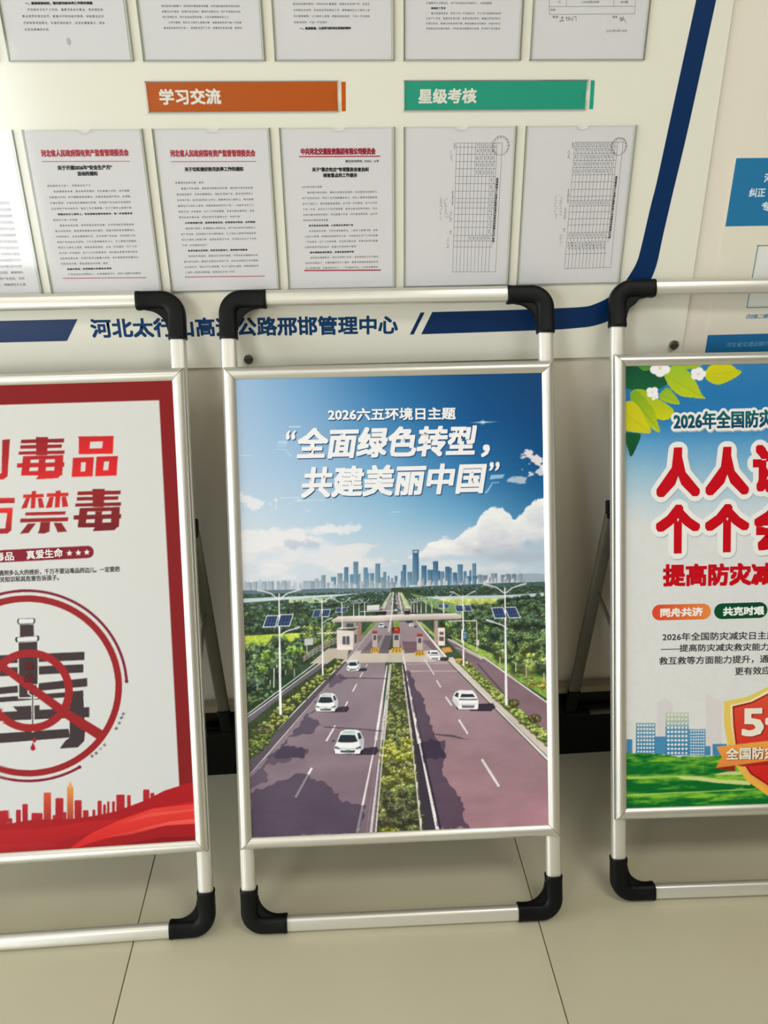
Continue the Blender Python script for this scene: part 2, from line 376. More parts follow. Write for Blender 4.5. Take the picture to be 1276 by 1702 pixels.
# coloured heading strips behind small pockets
def heading(px4, bar4, col, words, wp0, wp1, wh, lab):
    Q = FB.locs(px4, -.0015); x0, x1 = Q[:, 0].min(), Q[:, 0].max(); z0, z1 = Q[:, 1].min(), Q[:, 1].max()
    F = Fr((x0, .0015, Z_BOARD+z0), EX, EZ, EN); L, Hh = x1-x0, z1-z0
    o = box('heading_card', (0.0008, .0008, -.0008), (L-.0008, Hh-.0008, 0), F=F, m=flat(col, .35), category='sign', label=lab)
    ink = Ink(); ink.add(text_px(F, words, wp0, wp1, wh, .0002, bold=.036), .0002, (236, 232, 226)); ink.build('lettering', o)
    plate('heading_pocket', x0-.001, x1+.001, z0-.001, z1+.001, board, notch='right')
    flat_poly('accent_bar', FB.locs(bar4, NI), NI, flat(col, .35), board)
heading([(242, 136.3), (560.4, 136), (559.9, 185), (247, 185.5)], [(567, 136), (574.3, 136), (574.4, 185), (567.8, 185)], (190, 86, 0), '学习交流', (266, 174.5), (368, 173.5), 26.5,
        'orange heading card with bold white characters in a clear strip pocket')
heading([(671.6, 135.2), (974.6, 133.6), (972, 181.5), (671.4, 183.7)], [(981.8, 133.4), (988.3, 133.4), (985.4, 181.4), (979, 181.4)], (30, 160, 132), '星级考核', (695, 172.7), (791.5, 171.8), 25.5,
        'green heading card with bold white characters in a clear strip pocket')
# papers
GEN = '根据省委省政府关于进一步加强安全生产工作的部署要求各单位要认真贯彻落实防范化解重大风险持续开展隐患排查整治切实做好值班值守和应急处置确保人民群众生命财产安全结合实际制定工作方案明确责任分工按时上报情况'
def gen(n, k):
    s = [GEN[(k+j) % len(GEN)] for j in range(n)]
    for j in range(5+k % 6, n-2, 8+k % 5): s[j] = '，' if j % 3 else '、'
    return ''.join(s)
def paper(i, row, label, cat='notice'):
    z1 = ZT if row == 0 else ZT+ZG+PH
    x0 = i*PP+.0055; F = Fr((x0, .0018, z1-PH+.0025), EX, EZ, EN)
    ph = .2955; o = box('paper_notice', (0, 0, -.0003), (.211, ph, 0), F=F, m=M_PAPER, category=cat, label=label)
    return o, F
TN = .00025
INKC = (84, 84, 90); BOLDC = (40, 40, 46)
def body(ink, F, first, last, n, bolds=(), short=(), indent=(), k0=0, chars=30, col=INKC):
    """first/last: (x left, x right, y mid) in the photograph of the first and last text line"""
    a, b = F.loc((first[0], first[2]), TN), F.loc((first[1], first[2]), TN); c, d = F.loc((last[0], last[2]), TN), F.loc((last[1], last[2]), TN)
    L = max(b[0]-a[0], d[0]-c[0]); x0 = (a[0]+c[0])/2; x1 = (b[0]+d[0])/2; L = x1-x0; cw = L/chars; pitch = (a[1]-c[1])/(n-1)
    for j in range(n):
        y = a[1]-j*pitch; i0 = 2 if j in indent or j in bolds else 0; m = chars-i0
        if j in short: m = short[j] if isinstance(short, dict) else int(chars*.6)
        s = gen(m, k0+j*17); bo = j in bolds
        X0 = x0+i0*cw; P = text_arr(s, (X0, y-cw*.38), (X0+m*cw*.98, y-cw*.38), cw*.77, bold=.04*cw if bo else 0, nst=4, res=1, sp=1.22)
        ink.add(P, TN, BOLDC if bo else col)
RED = (176, 66, 84)
def rule(ink, F, x0, x1, y0, y1, wpx, col=RED):
    a, b = F.loc((x0, y0), TN), F.loc((x1, y1), TN); h = abs(F.loc((x0, y0-wpx), TN)[1]-a[1])
    ink.add((np.array([a, b, b+[0, h], a+[0, h]]), np.array([[0, 1, 2], [0, 2, 3]])), TN, col)
# lower row
o, F = paper(-1, 0, 'lower row notice cut off by the left picture edge')
ink = Ink(); a = F.loc((4, 340), TN)
for j in range(14): y = a[1]-j*.0117; ink.add(text_arr(gen(26, j*13), (.026, y), (.186, y), .0052, res=1), TN, INKC)
ink.build('lettering', o)
o, F = paper(0, 0, 'lower row notice with red heading and a two-line title, farthest left of those fully visible')
ink = Ink(); ink.add(text_px(F, '河北省人民政府国有资产监督管理委员会', (69, 261), (214.5, 259.5), 12, TN, bold=.045), TN, (178, 62, 76)); rule(ink, F, 70, 216, 269, 268.5, 1)
ink.add(text_px(F, '关于开展2026年“安全生产月”', (96, 283), (187, 282), 8, TN, bold=.05), TN, BOLDC); ink.add(text_px(F, '活动的通知', (129, 292.5), (162.5, 292), 7.5, TN, bold=.05), TN, BOLDC)
body(ink, F, (80, 216, 309), (103, 236.5, 456.5), 17, bolds=(5, 15), short={0: 16, 6: 9, 14: 18, 15: 17}, indent=(1, 7, 16), k0=3); rule(ink, F, 104.5, 242.8, 463.3, 462, 1.2)
ink.build('lettering', o)
o, F = paper(1, 0, 'lower row notice with red heading over a one-line title, above a gap between stands')
ink = Ink(); ink.add(text_px(F, '河北省人民政府国有资产监督管理委员会', (283, 261), (424.5, 260.5), 12, TN, bold=.045), TN, (178, 62, 76)); rule(ink, F, 284, 425.5, 269.3, 268.8, 1)
ink.add(text_px(F, '关于切实做好防汛抗旱工作的通知', (307, 285.3), (404.5, 284.5), 7.6, TN, bold=.05), TN, BOLDC)
body(ink, F, (290, 421, 304), (309, 433, 453), 17, bolds=(7, 12), short={0: 11, 6: 24, 11: 10, 12: 24, 16: 20}, indent=(1, 8, 13), k0=21, chars=30); rule(ink, F, 307, 440, 461, 459.5, 1.2)
ink.build('lettering', o)
o, F = paper(2, 0, 'white notice with dark red heading between two thick red rules, middle of the lower row')
ink = Ink(); ink.add(text_px(F, '中共河北交通投资集团有限公司委员会', (499.8, 257.6), (624, 257), 11.5, TN, bold=.05), TN, (158, 30, 58)); rule(ink, F, 497, 631.8, 261.3, 260.6, 1.8, (170, 30, 66))
ink.add(text_px(F, '冀交投党明电〔2026〕16号', (574, 270.3), (629.5, 270), 4.6, TN, bold=.02), TN, INKC)
ink.add(text_px(F, '关于“靠企吃企”专项整治自查自纠', (518.5, 285.5), (612.5, 285.3), 7.5, TN, bold=.05), TN, BOLDC); ink.add(text_px(F, '核查重点的工作提示', (537, 295), (593.5, 294.7), 7.3, TN, bold=.05), TN, BOLDC)
body(ink, F, (501.5, 628.5, 311), (508, 631, 446), 16, bolds=(7, 12), short={0: 8, 6: 10, 7: 18, 11: 21, 12: 18}, indent=(1, 8, 13), k0=40); rule(ink, F, 505.5, 632.8, 450.7, 449.9, 2, (170, 30, 66))
ink.build('lettering', o)
def vtext(ink, F, s, x, y0, y1, wpx, bold=.0, col=INKC, dx=0):
    """text turned a quarter clockwise: reads downward; (x,y0) top, wpx glyph height"""
    A, B, C_ = F.loc((x, y0), TN), F.loc((x+dx, y1), TN), F.loc((x+wpx, y0), TN); h = np.hypot(*(C_-A))
    ink.add(text_arr(s, A, B, h, bold=bold*h, res=1), TN, col)
def table(ink, F, TLc, TRc, BLc, BRc, hs, nc, fill, title, stamp, sr, cut=.84):
    def q(u, v):
        a = (np.array(TLc)*(1-u)+np.array(TRc)*u)*(1-v)+(np.array(BLc)*(1-u)+np.array(BRc)*u)*v; return tuple(a)
    def ln(p, r, wd=.0005, col=(72, 72, 80)):
        a, b = F.loc(p, TN), F.loc(r, TN); d = (b-a)/np.hypot(*(b-a)); nn = np.array([-d[1], d[0]])*wd/2
        ink.add((np.array([a+nn, a-nn, b-nn, b+nn]), np.array([[0, 1, 2], [0, 2, 3]])), TN, col)
    cs = [cut*i/nc for i in range(nc+1)]+[cut+(1-cut)*.3, 1]
    for i, u in enumerate(cs):
        if u == cs[-2]: ln(q(u, 0), q(u, .8))
        else: ln(q(u, 0), q(u, 1))
    for v in hs: ln(q(0, v), q(1 if v in (0, 1) else cs[-2], v))
    for i in range(nc):
        for j in range(len(hs)-1):
            if fill(i, j):
                x, y = q(cs[i]+cut/nc*.28, hs[j]+(hs[j+1]-hs[j])*.22); x2, y2 = q(cs[i]+cut/nc*.28, hs[j]+(hs[j+1]-hs[j])*.75)
                vtext(ink, F, gen(3, i*7+j), x, y, y2, 2.4, col=(92, 92, 98))
    x, y = q(.93, .27); x2, y2 = q(.915, .77); vtext(ink, F, title, x-2.0, y, y2, 4.0, bold=.03, col=BOLDC, dx=x2-x)
    for (u, v0, v1, s) in [(-.06, .0, .05, '填报单位'), (-.07, .37, .43, '审核人签字'), (-.07, .42, .48, '日期'), (-.09, .68, .71, '备注')]:
        x, y = q(u, v0); vtext(ink, F, s, x, y, q(u, v1)[1], 2.4, col=INKC)
    # handwriting: loose pen strokes
    for (u, v0, v1, k) in [(-.12, .06, .13, 12), (-.1, .52, .61, 16), (-.22, .42, .58, 20), (-.33, .42, .60, 20), (-.15, .73, .82, 12)]:
        x, y = q(u, v0); y2 = q(u, v1)[1]
        for j in range(k):
            yy = y+(y2-y)*j/k; ln((x+random.uniform(-1.5, 3.5), yy+random.uniform(-1, 1)), (x+random.uniform(-1.5, 3.5), yy+random.uniform(0, 4)), .0004, (88, 88, 100))
    c = F.loc(stamp, TN); r = sr
    for rr, wd in ((r, .0004), (r*.93, .0003)):
        K = 36
        for k in range(K):
            a0, a1 = 2*math.pi*k/K, 2*math.pi*(k+1)/K; P = np.array([[c[0]+(rr+o_)*math.cos(a), c[1]+(rr+o_)*math.sin(a)] for a, o_ in ((a0, 0), (a1, 0), (a1, wd), (a0, wd))])
            ink.add((P, np.array([[0, 1, 2], [0, 2, 3]])), TN+.0001, (150, 100, 118))
    for k, ch in enumerate('河北太行山高速公路管理中心'):
        a = math.radians(230-k*23); p = c+np.array([math.cos(a), math.sin(a)])*r*.76; e = np.array([math.sin(a), -math.cos(a)])*.0017
        ink.add(text_arr(ch, p-e, p+e, .0034, res=1), TN+.0001, (160, 118, 134))
HS = [0, .032, .087, .144, .2, .259, .315, .374, .43, .462, .505, .554, .608, .655, .717, .76, .807, 1]
o, F = paper(3, 0, 'white paper with sparsely filled sideways table and faint round stamp, lower row', 'notice')
ink = Ink(); table(ink, F, (758.6, 237.8), (834.5, 237.8), (751.9, 451.8), (823.1, 451.8), HS, 10, lambda i, j: (i > 4 and j < 5) or (i > 3 and j == 14) or (i == 9 and j > 4 and j < 14), '邢邯管理中心收费站星级收费员考核评定结果公示汇总表', (831.9, 242), .0172)
ink.build('lettering', o)
o, F = paper(4, 0, 'white paper with densely filled sideways table and pink round stamp, rightmost of lower row', 'notice')
ink = Ink(); table(ink, F, (955.2, 236.5), (1035.2, 236.2), (937.7, 446.5), (1014.5, 444.4), HS[:-2]+[.885, 1], 11, lambda i, j: j in (0, 1, 2, 3, 4, 9, 14, 15), '邢邯管理中心收费站星级收费人员考核评定结果公示表', (1028.2, 243.4), .0160)
ink.build('lettering', o)
# upper row
o, F = paper(-1, 1, 'white notice in the upper row beyond the left picture edge'); ink = Ink(); ink.add(text_arr(gen(26, 5), (.026, .15), (.186, .15), .0052, res=1), TN, INKC); ink.build('lettering', o)
o, F = paper(0, 1, 'upper left notice with a bold line over four grey lines and a small mark')
ink = Ink(); body(ink, F, (36, 175, 16), (40, 177, 49), 4, short={3: 8}, indent=(0,), k0=11, chars=27)
ink.add(text_px(F, '一、提高政治站位，强化防汛防台风工作责任措施', (42, 8), (154, 7.5), 5, TN, bold=.06), TN, BOLDC)
c = F.loc((114, 69), TN); ink.add((np.array([[c[0]+.004*math.cos(a)*(.8 if k % 2 else 1), c[1]+.006*math.sin(a)] for k, a in enumerate(np.linspace(0, 6.283, 15)[:-1])]), np.array([[0, k, k+1] for k in range(1, 13)])), TN, (186, 187, 194))
mk = ink.V.pop(), ink.T.pop(), ink.C.pop(); link('paper_mark', raw_mesh('paper_mark', mk[0], mk[1]-mk[1].min(), mk[2]), o, None, M_PRINT)
ink.build('lettering', o)
o, F = paper(1, 1, 'white notice above the orange heading card, with five small black lines at its foot')
ink = Ink(); body(ink, F, (268, 401, 10), (272, 404.5, 46.5), 5, short={2: 27}, indent=(3,), k0=33, chars=32, col=(60, 60, 66)); ink.build('lettering', o)
o, F = paper(2, 1, 'middle notice of the upper row, its last line short and bold')
ink = Ink(); body(ink, F, (487, 616, 6.5), (488, 618, 37), 4, short={3: 13}, k0=51, chars=30)
ink.add(text_px(F, '一、高度重视，认真学习和传达贯彻好精神', (498, 49.5), (583, 49), 4.6, TN, bold=.06), TN, BOLDC); ink.build('lettering', o)
o, F = paper(3, 1, 'white notice directly above the green heading card, with faint grey text lines')
ink = Ink(); body(ink, F, (708, 830, 5), (708, 839, 47.5), 6, bolds=(1,), short={0: 27, 1: 6}, indent=(2,), k0=64, chars=31, col=(96, 96, 104)); ink.build('lettering', o)
o, F = paper(4, 1, 'white form with two pen signatures and a date, rightmost of the upper row')
ink = Ink()
for (p, r) in [((912.6, 0), (912.7, 24)), ((912.6, 11), (1055.5, 10.5)), ((912.7, 24), (1054.5, 23)), ((1056, 0), (1054.5, 23)), ((941, 0), (941, 11)), ((1020, 0), (1019.5, 10.7))]:
    a, b = F.loc(p, TN), F.loc(r, TN); d = (b-a)/np.hypot(*(b-a)); nn = np.array([-d[1], d[0]])*.0003
    ink.add((np.array([a+nn, a-nn, b-nn, b+nn]), np.array([[0, 1, 2], [0, 2, 3]])), TN, (120, 120, 128))
for s, x0, x1, y, h in [('审核：', 918, 929, 30.5, 4.5), ('签发：', 1017.5, 1027, 30.5, 4.5), ('2026年5月14日', 1007, 1041, 53.5, 4.5), ('附表', 915, 923, 18.5, 4), ('工作完成情况说明', 966, 995, 5.5, 4), ('一月', 926, 931, 5.5, 4), ('合格', 1030, 1044, 5.5, 4)]:
    ink.add(text_px(F, s, (x0, y), (x1, y-.3), h, TN, res=1), TN, INKC)
def pen(P, wd=.0007, col=(58, 58, 68)):
    Q = [F.loc(p, TN) for p in P]
    for a, b in zip(Q[:-1], Q[1:]):
        d = (b-a)/max(1e-9, np.hypot(*(b-a))); nn = np.array([-d[1], d[0]])*wd/2; ink.add((np.array([a+nn, a-nn, b-nn, b+nn]), np.array([[0, 1, 2], [0, 2, 3]])), TN, col)
pen([(931, 30), (937, 29)]); pen([(934, 26), (934, 34), (929, 35.5), (938, 34.5)]); pen([(941, 27), (942, 35)]); pen([(940, 30), (945, 29)]); pen([(946, 27), (944, 34), (949, 30), (950, 34)])
pen([(952, 28), (951, 35)]); pen([(953, 28), (957, 27.5), (957, 35)]); pen([(1031, 28), (1030, 36)]); pen([(1029, 31), (1034, 29), (1032, 35), (1037, 31), (1040, 38)]); pen([(1036, 27), (1034, 35)])
ink.build('lettering', o)
box('side_panel', (BX1+.0015, WALL_Y-.0042, Z_BOARD-.06), (2.45, WALL_Y-.0004, 2.36), m=mat('cream_acrylic', (228, 222, 208), rough=.2, spec=.35, noise=.006, nscale=2), category='panel', label='plain cream wall panel right of the ribbon board, behind the blue-banded poster')
# ------------------------------------------------------------------ printed poster on the right-hand wall
FW = Fr((1.394, WALL_Y-.0052, .95), EX, EZ, EN)
wp = box('wall_poster', (0, 0, -.0008), (.70, FW.loc((1215, 258))[1], 0), F=FW, m=mat('cream_print', (226, 222, 206), rough=.35, spec=.35), category='poster', label='pale wall poster with blue header band and empty code box, at the right picture edge')
def band(y0, y1, col, x0=.003):
    b = [FW.loc((1215, y0))[1], FW.loc((1199, y1))[1]]
    box('colour_band', (x0, b[1], 0), (.697, b[0], .0003), wp, m=flat(col, .4))
band(263, 376.4, (38, 118, 166)); 
a = FW.loc((1173.6, 557))[1]; box('colour_band', (.003, a-.055, 0), (.697, a, .0003), wp, m=flat((34, 108, 160), .4))
ink = Ink()
for s, x0, x1, y, h in [('纠正', 1243.5, 1270.5, 328, 15), ('河', 1268.5, 1283, 303.5, 15), ('专', 1264, 1279, 351, 15)]:
    ink.add(text_px(FW, s, (x0, y), (x1, y-.5), h, .0004, bold=.03), .0004, (214, 226, 234))
ink.build('heading_lettering', wp); ink = Ink()
ink.add(text_px(FW, '河北省交通运输厅制', (1205, 577.5), (1285, 574.5), 8, .0004, slant=.2), .0004, (122, 174, 206))
ink.build('footer_lettering', wp); ink = Ink()
ink.add(text_px(FW, '（扫描二维码', (1238, 530), (1283, 529), 7.5, .0004, slant=.2, bold=.03), .0004, (96, 138, 172)); ink.build('lettering', wp)
c0, c1 = FW.loc((1257.5, 407.5)), FW.loc((1241, 512)); x0 = (c0[0]+c1[0])/2
bm = bmesh.new()
for a_, b_, c_, d_ in ((x0, x0+.1, c1[1], c1[1]+.002), (x0, x0+.1, c0[1]-.002, c0[1]), (x0, x0+.002, c1[1], c0[1]), (x0+.098, x0+.1, c1[1], c0[1])): bm_box(bm, (a_, c_, 0), (b_, d_, .0004))
from_bm('code_frame', bm, wp, m=flat((92, 152, 178)))
box('blank_code_card', (x0+.006, c1[1]+.006, 0), (x0+.094, c0[1]-.006, .0002), wp, m=flat((226, 228, 224)))
# ------------------------------------------------------------------ poster stands
AF, INS, FBt, FTt, TT = .3403, .0254, .1898, 1.197, 1.3537
AS = AF-INS
SP = [(-.0760, -.5065, 0., .3596), (.6685, -.5182, -.0276, .3635), (1.4781, -.5074, -.0408, .3540)]
def sign_frame(x, y, yaw, l):
    ax = np.array([math.cos(yaw), math.sin(yaw), 0]); bk = np.array([-math.sin(yaw), math.cos(yaw), 0])
    up = np.array([0, 0, math.cos(l)])+bk*math.sin(l); return Fr((x, y, .009), ax, up, np.cross(ax, up))
SF = [sign_frame(*p) for p in SP]
TS, TN0, TWd, TDp = .3277, -.015, .0315, .022     # tube centre line, depth, width, thickness
def elbow(sx, sy, parent):
    """sx, sy = which corner; drawn in corner coordinates, u inward, v inward"""
    w0, L1, L2, R = .0365, .0975, .0985, .048
    ou, ov = .3457, (TT+.0005) if sy > 0 else -.001
    tr = lambda p: (sx*(ou-p[0]), ov-p[1] if sy > 0 else ov+p[1])
    h = w0/2; C_ = [(L1, h, 0, 1, 1.0), (L1-.001, h, 0, 1, 1.03), (L1-.007, h, 0, 1, 1.03), (L1-.009, h, 0, 1, 1.0)]
    C_ += [(R-(R-h)*math.sin(a), R-(R-h)*math.cos(a), math.sin(a), math.cos(a), 1.0) for a in np.linspace(0, math.pi/2, 12)]
    C_ += [(h, L2-.009, 1, 0, 1.0), (h, L2-.007, 1, 0, 1.03), (h, L2-.001, 1, 0, 1.03), (h, L2, 1, 0, 1.0)]
    bm = bmesh.new(); K = 24; prev = None; first = None
    for (u, v, nu, nv, sc) in C_:
        ring = []
        for i in range(K):
            a = 2*math.pi*i/K; c, q = math.cos(a), math.sin(a); c = math.copysign(abs(c)**.6, c)*h*sc; q = math.copysign(abs(q)**.6, q)*.0145*sc
            x, y = tr((u+nu*c, v+nv*c)); ring.append(bm.verts.new((x, y, TN0+q)))
        if prev: [bm.faces.new((prev[i], prev[(i+1) % K], ring[(i+1) % K], ring[i])) for i in range(K)]
        else: first = ring
        prev = ring
    bm.faces.new(first); bm.faces.new(prev)
    e = from_bm('corner_elbow', bm, parent, m=M_BLACK, smooth=True)
    W = [(w0-.004, w0-.004), (L1-.018, w0-.004), (L1-.018, w0+.001)]
    cx, cy = L1-.016, L2-.016; rx, ry = cx-w0-.001, cy-w0-.001
    W += [(cx-rx*math.sin(a), cy-ry*math.cos(a)) for a in np.linspace(.06, math.pi/2-.06, 12)]+[(w0-.004, L2-.018)]
    from_bm('gusset', prism([tr(p) for p in W], TN0-.006, TN0+.006, .0015, 2), e, m=M_BLACK, smooth=True)
    return e
PROF = [(0, -.005), (0, .0005), (.0015, .0035), (.0045, .0065), (.009, .0085), (.014, .0088), (.019, .0070), (.0232, .0040), (.0254, .0016), (.0254, -.003)]
def snap(side, parent):
    bm = bmesh.new(); R = []; g = .0008
    for e in (-1, 1):
        ring = []
        for d, n in PROF:
            if side in 'tb': p = (e*(AF-d-g*.5), FTt-d if side == 't' else FBt+d, n)
            else: p = ((-1 if side == 'l' else 1)*(AF-d), (FBt+d+g) if e < 0 else (FTt-d-g), n)
            ring.append(bm.verts.new(p))
        R.append(ring)
    k = len(PROF)
    for i in range(k): bm.faces.new((R[0][i], R[0][(i+1) % k], R[1][(i+1) % k], R[1][i]))
    bm.faces.new(R[0]); bm.faces.new(R[1][::-1])
    return from_bm('snap_profile', bm, parent, m=M_ALU, smooth=True)
def stand(i, label):
    F = SF[i]; e = link('poster_stand', None, F=F, category='sign stand', label=label, group='folding poster stands leaning on the wall')
    lo, hi = .0165, TT-.0160
    for sx in (-1, 1):
        from_bm('side_pole', tube_bm((sx*TS, .09, TN0), (sx*TS, TT-.09, TN0), TWd, TDp, (1, 0, 0)), e, m=M_TUBE, smooth=True)
    from_bm('top_rail', tube_bm((-.26, hi, TN0), (.26, hi, TN0), TWd, TDp, (0, 1, 0)), e, m=M_TUBE, smooth=True)
    from_bm('bottom_rail', tube_bm((-.26, lo, TN0), (.26, lo, TN0), TWd, TDp, (0, 1, 0)), e, m=M_TUBE, smooth=True)
    for sx in (-1, 1):
        for sy in (-1, 1): elbow(sx, sy, e)
    for s_ in 'tblr': snap(s_, e)
    box('backing_panel', (-AF+.002, FBt+.002, -.0048), (AF-.002, FTt-.002, -.0006), e, m=M_DARK)
    # rear prop frame: pivots halfway up, feet rest against the black baseboard
    Mi = F.mw().inverted()
    for sx in (-1, 1):
        hinge = (sx*(AF+.0015), .866, -.022)
        pv = F.mw() @ Vector((sx*.333, .86, -.036)); ft = Vector((pv.x-(.004*sx), BB_Y-.020, .172))
        if i == 1: ft.x = pv.x
        d = (ft-pv).normalized(); sd = Vector((1, 0, 0))
        a_, b_ = Mi @ pv, Mi @ (ft-d*.035); sl = (Mi.to_3x3() @ sd)
        from_bm('prop_leg', tube_bm(a_, b_, .030, .014, sl), e, m=M_DALU, smooth=True)
        from_bm('prop_foot', tube_bm(Mi @ (ft-d*.075), Mi @ ft, .031, .021, sl), e, m=M_BLACK, smooth=True)
        box('hinge', (min(sx*.322, sx*.3455), .848, -.044), (max(sx*.322, sx*.3455), .888, -.027), e, m=M_BLACK, bev=.002)
        # folding strut from mid leg to the pole
        mid = pv+(ft-pv)*.36; p1 = Mi @ mid; t2 = .60 if sx < 0 else .54
        p2 = Vector((sx*.331, t2, -.030)); p1.x = sx*.327
        from_bm('folding_strut', tube_bm(p1, p2, .013, .009, (0, 0, 1) if abs((p2-p1).normalized().z) < .6 else (0, 1, 0), 10), e, m=M_DALU, smooth=True)
    pl = F.mw() @ Vector((-.333, .86, -.036)); pr = F.mw() @ Vector((.333, .86, -.036))
    z, y = .158, BB_Y-.020
    A = Mi @ Vector((pl.x+.004, y, z)); B = Mi @ Vector((pr.x-.004, y, z)); dd = (B-A).normalized(); up = Mi.to_3x3() @ Vector((0, 0, 1))
    from_bm('prop_rail', tube_bm(A+dd*.045, B-dd*.045, .012, .014, up, 14), e, m=M_DALU, smooth=True)
    for p, s_ in ((A, 1), (B, -1)):
        from_bm('prop_elbow', tube_bm(p-dd*s_*.012, p+dd*s_*.052, .019, .021, up, 14), e, m=M_BLACK, smooth=True)
    return e, F
# ------------------------------------------------------------------ printed sheets
def crop(ox, oy, k): return lambda *P: [(ox+x*k, oy+y*k) for x, y in P]
def axis(a, b, step): return np.linspace(a, b, int((b-a)/step)+2)
s0, s1, t0, t1 = -AS-.002, AS+.002, FBt+INS-.002, FTt-INS+.002
def smooth(a, lo, hi): return np.clip((a-lo)/(hi-lo), 0, 1)**2*(3-2*np.clip((a-lo)/(hi-lo), 0, 1))
# ---------- middle: the highway poster
stand_mid, FM = stand(1, 'centre poster stand showing a highway toll gate under a blue sky')
cv = Canvas(FM, s0, s1, t0, t1, 1500, (200, 200, 200)); X, Y = cv.pix()
yk = np.array([615, 700, 780, 860, 915, 985.]); xk = np.array([390, 520, 650, 780, 912.])  # sky print; the paler left side carries painted-in window glare
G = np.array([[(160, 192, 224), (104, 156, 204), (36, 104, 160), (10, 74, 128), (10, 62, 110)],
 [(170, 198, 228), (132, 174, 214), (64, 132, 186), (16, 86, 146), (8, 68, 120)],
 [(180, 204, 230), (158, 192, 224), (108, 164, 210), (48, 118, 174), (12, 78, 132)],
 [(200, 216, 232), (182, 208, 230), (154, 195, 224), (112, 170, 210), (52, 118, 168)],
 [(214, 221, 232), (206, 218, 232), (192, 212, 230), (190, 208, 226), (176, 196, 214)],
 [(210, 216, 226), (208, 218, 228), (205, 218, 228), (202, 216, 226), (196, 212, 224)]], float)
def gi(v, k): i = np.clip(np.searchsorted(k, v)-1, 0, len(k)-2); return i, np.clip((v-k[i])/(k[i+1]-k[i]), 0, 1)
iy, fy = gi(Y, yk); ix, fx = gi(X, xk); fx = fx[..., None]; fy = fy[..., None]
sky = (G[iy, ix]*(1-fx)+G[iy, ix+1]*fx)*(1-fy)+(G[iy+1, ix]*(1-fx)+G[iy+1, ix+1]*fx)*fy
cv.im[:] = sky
N1 = fbm(cv.h, cv.W, 260, 7, 1.5); N2 = fbm(cv.h, cv.W, 110, 6, 2.4); N3 = fbm(cv.h, cv.W, 24, 4); N1 = (N1-.5)*1.9+.5; N2 = (N2-.5)*1.9+.5; N7 = fbm(cv.h, cv.W, 7, 3)
def mix(mask, col): cv.im[:] = cv.im*(1-mask[..., None])+np.asarray(col, float)*mask[..., None]
def cloud(cx, cy, rx, ry, thr=.5, soft=.12, col=(236, 236, 240), amp=1.5, N=None, a=1.):
    d = 1-np.sqrt(((X-cx)/rx)**2+((Y-cy)/ry)**2); f = d+((N1 if N is None else N)-.5)*amp
    mix(smooth(f, thr-.3, thr-.3+soft)*a, col)
# haze bank above the skyline, left
cloud(500, 925, 190, 42, .42, .5, (228, 229, 235), 1.1, N2, .85); cloud(440, 895, 80, 30, .5, .25, (232, 232, 237), 1.6, N2, .9)
cloud(555, 882, 62, 10, .5, .3, (230, 231, 237), 1.3, N2, .8); 
cloud(500, 905, 50, 12, .6, .5, (178, 192, 212), 1.4, N8 if 'N8' in globals() else N3, .6); cloud(600, 915, 60, 20, .48, .3, (226, 227, 233), 1.5, N2, .8)
# tall cloud, right
top = np.interp(X, [640, 690, 712, 735, 752, 772, 790, 798, 806, 820, 834, 846, 854, 866, 876, 886, 900, 915], [940, 918, 902, 890, 893, 880, 874, 856, 846, 841, 842, 851, 857, 850, 840, 833, 826, 824])+(N3-.5)*16+(N1-.5)*10
m_ = smooth(Y-top, -1, 2.5)*smooth(-(Y-(np.interp(X, [640, 760, 850, 915], [938, 930, 915, 908])+(N2-.5)*26)), -8, 10)
sh = np.clip((Y-top)/70, 0, 1)+(N2-.5)*1.1
mix(m_*.96, np.stack([238-38*sh, 238-34*sh, 242-24*sh], -1).reshape(cv.h, cv.W, 3).clip(150, 245))
cloud(842, 926, 90, 16, .5, .5, (176, 188, 206), .9, N2, .7); cloud(760, 940, 120, 22, .5, .5, (226, 229, 234), .9, N2, .6)
N8 = (fbm(cv.h, cv.W, 46, 5, 1.3)-.5)*2.1+.5
cloud(428, 834, 56, 17, .66, .3, (232, 234, 240), 1.9, N8, .85); cloud(555, 880, 80, 12, .72, .35, (232, 234, 240), 1.5, N8, .8)
cloud(893, 768, 40, 17, .62, .25, (228, 220, 226), 1.6, N8); cloud(846, 770, 26, 10, .72, .3, (150, 178, 210), 1.8, N8, .7)
cloud(862, 794, 30, 10, .74, .3, (196, 206, 222), 1.8, N8, .85); cloud(898, 784, 24, 9, .6, .3, (226, 220, 228), 1.6, N8, .9)
for (a, b, y0, w_) in [(480, 500, 709.5, 1.5), (465, 497, 827.5, 1.4), (486, 540, 832, 1.0), (649, 664, 851, 1), (398, 418, 757, 1.5)]: cv.line([(a, y0), (b, y0-.4)], w_, (214, 232, 244), .8)
# flare star and speed marks
cv.line([(778, 702.5), (802, 701.8)], (0., 1.8), (190, 222, 240)); cv.line([(802, 701.8), (832, 701)], (1.8, 0.), (190, 222, 240)); cv.blob(802, 701.8, 6, 5, (226, 242, 250), .95, 1)
cv.blob(497, 832, 6, 3.5, (214, 238, 246), .8, 1)
for P in [[(460, 738), (463, 732.5), (479.5, 732.5), (476, 738)], [(459, 740.5), (476, 740.5), (476, 742.2), (458.5, 742.2)], [(456, 746), (474, 746), (484.5, 758), (482.8, 760), (472.5, 747.8), (456, 747.8)]]: cv.poly(P, (176, 214, 234), .9)
for P in [[(816, 789.5), (820, 795.5), (839, 788.5), (814.5, 796.8)], [(816, 789.5), (838.5, 788.3), (835, 794.6), (813, 797)], [(817, 801.6), (830, 801), (829, 802.6), (816, 803)], [(816.5, 804), (819, 804), (809, 820), (805, 820)]]: cv.poly(P, (150, 196, 226), .9)
